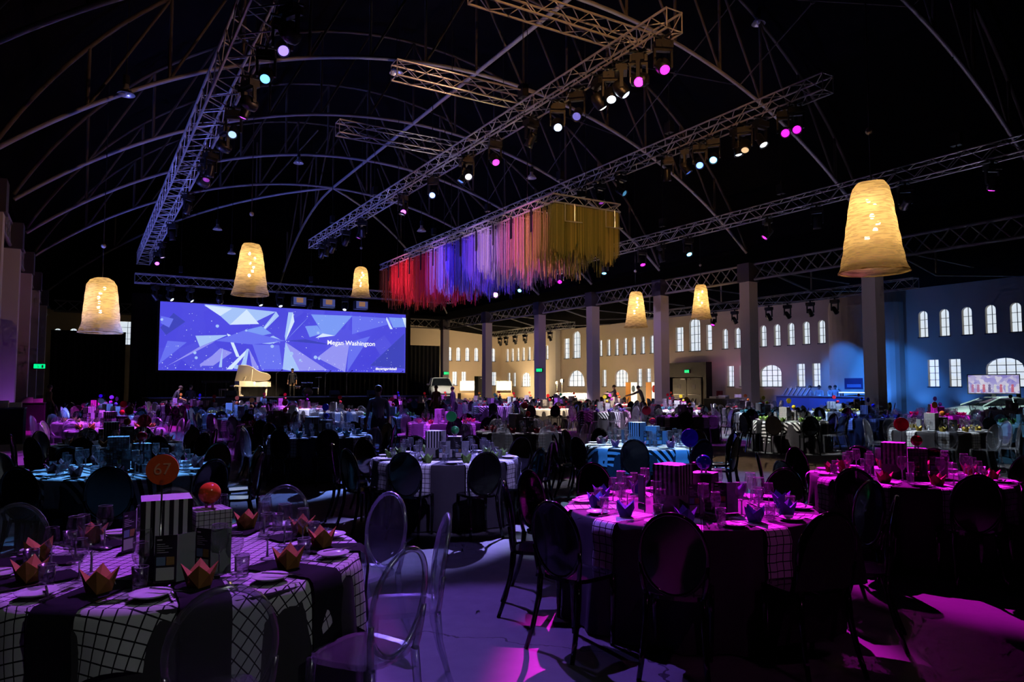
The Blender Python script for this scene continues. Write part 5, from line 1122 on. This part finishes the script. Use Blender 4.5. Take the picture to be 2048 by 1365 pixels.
m_pw = M('car_white_paint', (.72, .7, .64), .2, coat=.6); m_pg = M('car_silver_paint', (.62, .72, .72), .15, .1, coat=.6)
q = ony(886, 795, 49.5); py_ = .62
pf = tag(O('car_ramp', MB().box(q.x - 1.6, q.x + 1.9, 48.9, 54.0 - .8, 0, py_ - .01).mesh('car_ramp', m_stage)), 'low black platform carrying the white off-road car', 'platform')
car('off_road_car', 'white off-road car facing the tables on a platform beside the stage', (q.x, 49.4, py_), math.pi / 2 - .33, 4.4, 1.86,
    [(.0, .75, .72), (.12, .95, .86), (.9, 1.06, .92), (1.6, 1.1, .93), (3.2, 1.1, .93), (3.7, 1.08, .9), (3.85, .9, .82)], [(1.15, 1.12, .7, 1.06, .86), (1.75, 1.66, .66, 1.08, .88), (2.4, 1.72, .68, 1.08, .88), (3.3, 1.68, .66, 1.08, .88), (3.8, 1.12, .64, 1.06, .84)], .36, (.75, 3.1), m_pw, .28)
q = onz(1978, 838, 0); q = Vector((33.2, 15.6, 0))
car('sports_car', 'low silver-white sports car parked under the television by the windows', (q.x - .4, q.y + 1.9, 0), -.55, 4.4, 1.9,
    [(.0, .5, .7), (.15, .62, .88), (1.0, .76, .94), (1.7, .82, .95), (3.2, .86, .96), (4.0, .86, .93), (4.3, .7, .85)], [(1.2, .84, .7, .8, .84), (2.0, 1.16, .6, .82, .86), (2.6, 1.2, .6, .84, .86), (3.3, 1.12, .58, .86, .86), (4.0, .9, .56, .86, .8)], .33, (.8, 3.4), m_pg, .16)

# ================================================================== BAR, TELEVISION, CATERING
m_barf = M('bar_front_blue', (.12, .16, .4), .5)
yb0, yb1 = onx(1733, 800, 36).y, onx(1553, 800, 36).y
br = E('cocktail_bar', 'long bar with plain front glowing blue below the low windows', 'bar', (36, (yb0 + yb1) / 2, 0)); hb = (yb1 - yb0) / 2
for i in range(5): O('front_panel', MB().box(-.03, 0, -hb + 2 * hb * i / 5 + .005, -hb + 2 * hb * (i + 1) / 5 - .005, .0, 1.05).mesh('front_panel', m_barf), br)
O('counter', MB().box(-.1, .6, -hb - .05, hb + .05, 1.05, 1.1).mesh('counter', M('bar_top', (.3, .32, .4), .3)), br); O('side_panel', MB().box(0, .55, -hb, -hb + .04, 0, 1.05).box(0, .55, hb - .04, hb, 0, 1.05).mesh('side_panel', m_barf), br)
for i in range(6):
    y = onx(1566 + i * 9, 790, 36.2).y; o = E('bottle_rack', f'slanting white bottle rack on the blue bar, {ORD[i]} from the double doors', 'rack', (36.25, y, 1.1))
    O('rail', MB().hexa([(-.1, -.05, 0), (0, -.05, 0), (0, .05, 0), (-.1, .05, 0), (-.05, -.35, .45), (.05, -.35, .45), (.05, -.25, .45), (-.05, -.25, .45)]).mesh('rail', m_white), o); O('foot', MB().box(-.12, .12, -.08, .08, 0, .02).mesh('foot', m_white), o)
    for k in range(3): O('bottle', MB().lathe([(0, 0), (.03, 0), (.03, .1), (.012, .14), (.012, .18)], 8).mesh('bottle', m_glass), o, (-.03, -.07 - .1 * k, .1 + .14 * k))
sgn = E('bar_sign', 'small dark blue notice panel on the rounded bay behind the bar', 'sign', (XW - 1.145, onx(1707, 775, XW - 1.15).y, 1.5)); O('panel', MB().box(0, .03, -.55, .55, 0, .6).mesh('panel', M('sign_navy', (.02, .03, .12), .5)), sgn)
for k in range(3): O('text_line', MB().box(-.008, 0, -.45, .4, .1 + k * .06, .13 + k * .06).mesh('text_line', M('sign_pale', (.3, .4, .7), .5)), sgn)
shf = E('lit_shelf', 'glowing white shelf edge below the notice on the rounded bay', 'shelf', (XW - 1.5, onx(1712, 785, XW - 1.5).y, 1.28)); O('board', MB().box(-.2, .2, -.9, .9, 0, .04).mesh('board', m_white), shf); O('light_strip', MB().box(-.215, -.2, -.9, .9, .0, .045).mesh('light_strip', glow('strip_white', (.6, .8, 1), 2.5)), shf); O('bracket', MB().box(-.02, .02, -.8, -.76, -1.28, 0).box(-.02, .02, .76, .8, -1.28, 0).mesh('bracket', m_case), shf)
tvp = onx(1987, 773, 34.6); tv = E('television', 'large television showing a crowd picture above the sports car', 'television', (34.6, tvp.y, 0), -R(62)); 
O('case', MB().box(-.98, .98, .0, .08, 1.3, 2.18).mesh('case', m_case), tv); O('pole', MB().box(-.08, .08, .02, .1, .06, 1.3).mesh('pole', m_case), tv); O('foot', MB().box(-.5, .5, -.3, .4, 0, .06).mesh('foot', m_case), tv)
m_tv = M('television_picture', (.02, .02, .02), .3); nt = m_tv.node_tree; ns, ln, bb = nodes(m_tv); tc = ns.new('ShaderNodeTexCoord'); vo = ns.new('ShaderNodeTexVoronoi'); vo.inputs['Scale'].default_value = 7; ln.new(tc.outputs['Object'], vo.inputs['Vector']); sp_ = ns.new('ShaderNodeSeparateColor'); ln.new(vo.outputs['Color'], sp_.inputs[0])
ln.new(mix_n(nt, sp_.outputs[0], (.3, .25, .75), (.85, .8, .95)), bb.inputs['Emission Color']); bb.inputs['Emission Strength'].default_value = .7
O('picture', MB().box(-.94, .94, -.012, 0, 1.34, 2.14).mesh('picture', m_tv), tv)
rgp = random.Random(5)
for k in range(8):
    x = -.78 + k * .21; c = rgp.choice([(.6, .1, .2), (.75, .75, .8), (.5, .15, .35), (.15, .1, .3)]); O('pictured_figure', MB().box(x - .05, x + .05, -.02, -.013, 1.38, 1.62).ball((x, -.018, 1.68), .05, 8, 6, sc_=(1, .1, 1.2)).mesh('pictured_figure', glow('pic_%d' % k, c, .7)), tv)
# warm catering corner
m_bulbw = glow('warm_bulb', (1, .78, .48), 14)
def stall(lab, px, w2, Y):
    q = ony(px, 790, Y); o = E('bulb_stall', lab, 'stall', (q.x, Y, 0)); za, zb = 1.35, 2.05
    O('counter', MB().box(-w2, w2, 0, .7, 0, 1.0).mesh('counter', M('timber_counter', (.35, .25, .15), .6)), o)
    for s in (-w2, w2 - .05): O('post', MB().box(s, s + .05, .3, .35, 1.0, 2.1).mesh('post', M('timber_counter', (.35, .25, .15), .6)), o)
    O('light_board', MB().box(-w2, w2, .32, .36, za - .1, zb + .1).mesh('light_board', m_white), o)
    k = int(w2 * 2 / .3)
    for i in range(k):
        for j in range(3): O('bulb', bulb_w, o, (-w2 + .15 + i * .3, .27, za + .05 + j * .3))
    point('stall_glow', (q.x, Y - .3, 1.7), (1, .75, .42), 300, .4)
bulb_w = MB().ball((0, 0, 0), .06, 8, 6).mesh('bulb', m_bulbw, True)
stall('food stall crowded with warm bulbs between car and speaker tower', 940, .95, 60.0); stall('food stall crowded with warm bulbs right of the speaker tower', 1011, .9, 60.5)
q0, q1 = onx(1112, 790, 35.5), onx(1178, 790, 35.5); lc = E('glowing_counter', 'long white back-lit counter under the half-round window', 'counter', (35.5, (q0.y + q1.y) / 2, 0)); hl = abs(q0.y - q1.y) / 2
for i in range(4): O('light_panel', MB().box(-.04, 0, -hl + 2 * hl * i / 4 + .01, -hl + 2 * hl * (i + 1) / 4 - .01, .55, 1.05).mesh('light_panel', glow('counter_light', (1, .9, .68), 2.2)), lc)
O('worktop', MB().box(-.06, .7, -hl, hl, 1.06, 1.11).mesh('worktop', m_white), lc); O('plinth', MB().box(0, .65, -hl, hl, 0, 1.06).mesh('plinth', m_white), lc)
for px, py, es, l, pw in ((1114, 766, 4, 'smaller glowing floodlight on a stand at the warm counter', 120), (1124, 762, 14, 'brighter floodlight on a stand at the warm counter', 500), (1213, 797, 60, 'dazzling low work lamp beside the waiter', 700)):
    q = onx(px, py, 34.2); o = E('flood_lamp', l, 'lamp', (34.2, q.y, 0)); bar('pole', (0, 0, .05), (0, 0, q.z - .1), .025, m_alu, o, 6)
    for a in range(3): bar('leg', (0, 0, .35), (.35 * math.cos(a * 2.1), .35 * math.sin(a * 2.1), 0.01), .015, m_alu, o, 5)
    O('lamp_housing', MB().box(-.05, .1, -.16, .16, q.z - .14, q.z + .14).mesh('lamp_housing', m_case), o); O('lamp_glass', MB().ball((-.06, 0, q.z), .13, 10, 8, sc_=(.4, 1, 1)).mesh('lamp_glass', glow('flood_%d' % px, (1, .82, .5), es), True), o)
    point('flood_glow', (34.0, q.y, q.z), (1, .7, .36), pw, .2)
for px, py, w2, c, l in ((1256, 788, .28, (.8, .32, .03), 'orange upright panel left of the leaning waiter'), (1267, 785, .36, (.15, .4, .8), 'back-lit poster with a blue shape behind the leaning waiter'), (1297, 788, .3, (.8, .3, .03), 'orange upright panel right of the leaning waiter'), (1308, 785, .36, (.8, .06, .04), 'back-lit poster with a red spot beside the column')):
    q = onx(px, 790, 36.4 if 'panel' in l else 36.8); o = E('poster_stand', l, 'poster', (q.x, q.y, 0)); lit = 'poster' in l
    O('board', MB().box(0, .06, -w2, w2, .1, 1.95).mesh('board', glow('poster_white', (1, .88, .66), 1.6) if lit else M('orange_board', c, .5)), o); O('foot', MB().box(-.1, .2, -w2, w2, 0, .1).mesh('foot', m_case), o)
    if lit: O('printed_shape', MB().ball((-.01, 0, 1.45), .25, 14, 8, sc_=(.05, .9, 1.1)).mesh('printed_shape', M('poster_ink_%d' % px, c, .5), True), o)
cl = onx(1450, 790, 36.5); o = E('side_buffet', 'low dark buffet with cartons beside the column near the double doors', 'buffet', (36.6, cl.y, 0)); O('cloth', MB().box(-.4, .5, -1.9, 1.6, 0, .8).mesh('cloth', m_runner_b), o); O('top', MB().box(-.42, .52, -1.92, 1.62, .8, .83).mesh('top', m_black), o)
for i, dy in enumerate((-1.2, .2, 1.0)):
    tag(O('carton', MB().box(-.2, .2, -.3, .3, 0, .3 - .08 * i).box(-.205, .205, -.05, .05, .0, .305 - .08 * i).mesh('carton', m_grey_card), None, (36.6, cl.y + dy, .832)), ('largest grey carton on the dark buffet', 'middle grey carton on the dark buffet', 'lowest grey carton on the dark buffet nearest the doors')[i], 'box')
# dark service tables by the near columns
for i, (px, py, wx, wy) in enumerate(((58, 862, .9, .5), (6, 890, .7, .5))):
    q = onz(px, py, 0); o = E('service_table', ('black clothed service table against the near columns, farther of two', 'black clothed service table at the frame edge, nearer of two')[i], 'table', (q.x, q.y, 0)); O('cloth', MB().box(-.45, .45, 0, 1.2, 0, 1.0).mesh('cloth', m_runner_b), o); O('top', MB().box(-.47, .47, -.02, 1.22, 1.0, 1.03).mesh('top', m_black), o)
    for k in range(2): tag(O('carton', MB().box(-.16, .16, -.12, .12, 0, .2 - .06 * k).box(-.165, .165, -.02, .02, 0, .205 - .06 * k).mesh('carton', m_white), None, (q.x - .1 + k * .3, q.y + .4 + .3 * k, 1.032)), f'{("taller", "shorter")[k]} white carton on the {("farther", "nearer")[i]} service table', 'box')

# ================================================================== PEOPLE
def person(lab, loc, rz, cols, h=1.74, lean=0.0, arm_r=None, arm_l=None, kneel=0.0, hair=(.03, .02, .015)):
    """one continuous skinned body; +Y is forward.  arm_*: (elbow, wrist) targets"""
    s = h / 1.74; J = []; Rr = []; Ed = []; Tg = []
    def add(p, r, t, par=None):
        J.append(Vector(p)); Rr.append(r); Tg.append(t)
        if par is not None: Ed.append((par, len(J) - 1))
        return len(J) - 1
    cs, sn = math.cos(lean), math.sin(lean)
    def up(x, y, z): z0 = .95; return (x, y * cs + (z - z0) * sn, z0 + (z - z0) * cs - y * sn)     # bends the trunk forward at the hip
    pel = add((0, 0, .95), (.15, .11), 'leg'); wst = add(up(0, 0, 1.1), (.135, .1), 'top', pel); che = add(up(0, .01, 1.3), (.16, .115), 'top', wst); nb = add(up(0, 0, 1.46), (.07, .07), 'top', che)
    nk = add(up(0, .015, 1.53), (.052, .055), 'skin', nb); hd = add(up(0, .03, 1.61), (.078, .092), 'skin', nk); ht = add(up(0, .02, 1.69), (.06, .07), 'skin', hd)
    add(up(0, .125, 1.6), (.012, .014), 'skin', hd)
    for sx in (-1, 1): add(up(sx * .083, .02, 1.61), (.012, .018), 'skin', hd)
    for sx, arm in ((-1, arm_l), (1, arm_r)):
        sh = add(up(sx * .185, 0, 1.42), (.062, .062), 'top', che)
        el, wr = arm if arm else ((sx * .24, -.02, 1.13), (sx * .25, .1, .9))
        if not arm and lean: el, wr = up(sx * .22, .12, 1.15), (sx * .2, .5 * sn + .25, .95)
        e = add(el, (.045, .045), 'top', sh); w_ = add(wr, (.031, .027), 'skin' , e)
        dv = (Vector(wr) - Vector(el)).normalized(); sd = dv.cross(Vector((0, 0, 1)) if abs(dv.z) < .9 else Vector((1, 0, 0))).normalized(); pal = add(Vector(wr) + dv * .06, (.036, .02), 'skin', w_)
        for k in range(4): f1 = add(Vector(wr) + dv * (.1 + .006 * (k % 3)) + sd * (.02 * (k - 1.5)), (.01, .01), 'skin', pal); add(J[f1] + dv * .035 - Vector((0, 0, .012)), (.008, .008), 'skin', f1)
        t1 = add(Vector(wr) + dv * .055 + sd * .045, (.011, .011), 'skin', pal); add(J[t1] + dv * .03, (.009, .009), 'skin', t1)
    for sx in (-1, 1):
        hp = add((sx * .095, 0, .9), (.085, .09), 'leg', pel); kn = add((sx * .11, .03 + kneel, .5), (.06, .062), 'leg', hp); an = add((sx * .115, -.01, .1), (.04, .045), 'leg', kn); add((sx * .125, .13, .045), (.036, .04), 'shoe', an)
    me = bpy.data.meshes.new('p'); me.from_pydata([j * s for j in J], Ed, []); ob = bpy.data.objects.new('p', me); C.objects.link(ob)
    md = ob.modifiers.new('s', 'SKIN'); sv = me.skin_vertices[0].data if me.skin_vertices else None
    if sv is None:
        bm = bmesh.new(); bm.from_mesh(me); bm.verts.layers.skin.verify(); bm.to_mesh(me); bm.free(); sv = me.skin_vertices[0].data
    for i, r in enumerate(Rr): sv[i].radius = (r[0] * s, r[1] * s); sv[i].use_root = i == 0
    sb = ob.modifiers.new('u', 'SUBSURF'); sb.levels = 1; sb.render_levels = 1
    bm_ = bpy.data.meshes.new_from_object(ob.evaluated_get(bpy.context.evaluated_depsgraph_get())); bpy.data.objects.remove(ob)
    order = ['skin', 'top', 'leg', 'shoe']; bm_.materials.clear()
    for k in order: bm_.materials.append(M('wear_%.2f_%.2f_%.2f' % cols[k], cols[k], .7 if k != 'skin' else .5))
    Js = [j * s for j in J]
    for p in bm_.polygons:
        i = min(range(len(Js)), key=lambda q: (Js[q] - p.center).length_squared); p.material_index = order.index(Tg[i]); p.use_smooth = True
    o = bpy.data.objects.new('person', bm_); C.objects.link(o); o.location = loc; o.rotation_euler = (0, 0, rz); tag(o, lab, 'person')
    hc = Js[hd].lerp(Js[ht], .55); hb_ = MB()
    hb_.ball((0, 0, 0), .1 * s, 14, 8, sc_=(.92, 1.08, .95)); keep = MB(); 
    keep.v = hb_.v; keep.f = [f for f in hb_.f if sum(hb_.v[i][2] for i in f) / 4 > -.02 * s or sum(hb_.v[i][1] for i in f) / 4 < -.02 * s and sum(hb_.v[i][2] for i in f) / 4 > -.07 * s]; keep.m = [0] * len(keep.f)
    hm = keep.mesh('hair', M('hair_%.2f' % hair[0], hair, .6), True); ho = O('hair', hm, o, hc + Vector((0, -.015, .012))); ho.rotation_euler = (-lean, 0, 0)
    ey = MB(); ec = Js[hd] + Vector((0, cs * .088, -sn * .088)) * s + Vector((0, sn * .02, cs * .02))
    for sx in (-1, 1): ey.ball((ec.x + sx * .032, ec.y, ec.z), .011, 6, 4)
    O('eyes', ey.mesh('eyes', m_black), o)
    return o
SK = (.42, .24, .16)
DK = dict(skin=SK, top=(.012, .014, .03), leg=(.012, .012, .018), shoe=(.01, .01, .01))
def face(frm, to): return math.atan2(to[1] - frm[1], to[0] - frm[0]) - math.pi / 2
P = onz(755, 925, 0); person('person in a pale denim shirt standing in the aisle, back turned', P, -YAW + .4, dict(skin=SK, top=(.35, .45, .6), leg=(.03, .04, .08), shoe=(.02, .02, .02)), 1.66)
P = onz(872, 845, 0); person('person in a brown shirt standing in front of the white car', P, -YAW + 2.6, dict(skin=(.5, .27, .16), top=(.16, .09, .035), leg=(.2, .12, .05), shoe=(.03, .02, .02)), 1.68, arm_l=((-.3, .05, 1.15), (-.38, .2, .95)))
P = onz(905, 843, 0); person('person in dark clothes and bare forearms beside the brown shirt', P, -YAW + 1.2, dict(skin=(.5, .25, .15), top=(.04, .03, .05), leg=(.03, .02, .03), shoe=(.02, .02, .02)), 1.62)
P = onz(1232, 833, 0); person('waiter in dark waistcoat reaching over a table near the work lamp', P, -YAW + 1.5, dict(skin=(.4, .22, .14), top=(.06, .05, .06), leg=(.015, .015, .015), shoe=(.01, .01, .01)), 1.72, lean=.12, arm_r=((.22, .25, 1.3), (.15, .55, 1.3)))
P = onz(1287, 833, 0); person('waiter leaning forward with outstretched arms before the lit posters', P, -YAW + 1.2, dict(skin=(.4, .22, .14), top=(.05, .04, .05), leg=(.02, .02, .02), shoe=(.01, .01, .01)), 1.74, lean=.4, arm_r=((.25, .6, 1.2), (.2, .9, 1.12)), arm_l=((-.25, .55, 1.22), (-.2, .85, 1.15)))
P = onz(345, 838, 0); person('person in a dark suit bending over a table near the stage', P, -YAW - 1.0, DK, 1.76, lean=.5)
P = onz(380, 836, 0); person('person in a dark suit standing behind a table near the stage', P, -YAW + .2, DK, 1.7)
P = onz(96, 850, 0); person('person in a tan jacket standing by the near columns', P, -1.2, dict(skin=SK, top=(.3, .2, .08), leg=(.05, .04, .03), shoe=(.02, .02, .02)), 1.7)
P = ony(584, 792, 44.9); person('musician in black standing beside the drum kit on stage', (P.x, 44.9, 1.0), math.pi - .3, DK, 1.74)
P = onz(2040, 846, 0); person('person in brown standing near the sports car at the frame edge', P, .4, dict(skin=(.4, .22, .14), top=(.12, .07, .04), leg=(.05, .04, .04), shoe=(.02, .02, .02)), 1.68)
BT = dict(skin=(.35, .24, .2), top=(.5, .5, .52), leg=(.02, .02, .03), shoe=(.01, .01, .01))
for i, px in enumerate((1621, 1639, 1661, 1672)):
    q = onx(px, 800, 36.75); person(f'bartender in a white shirt behind the blue bar, {ORD[i]} from the double doors', (36.75 if i < 3 else 36.72, q.y, 0), math.pi / 2 + (.5 if i % 2 else -.4), BT, 1.68 + .03 * (i % 2), lean=.1 * (i % 2))
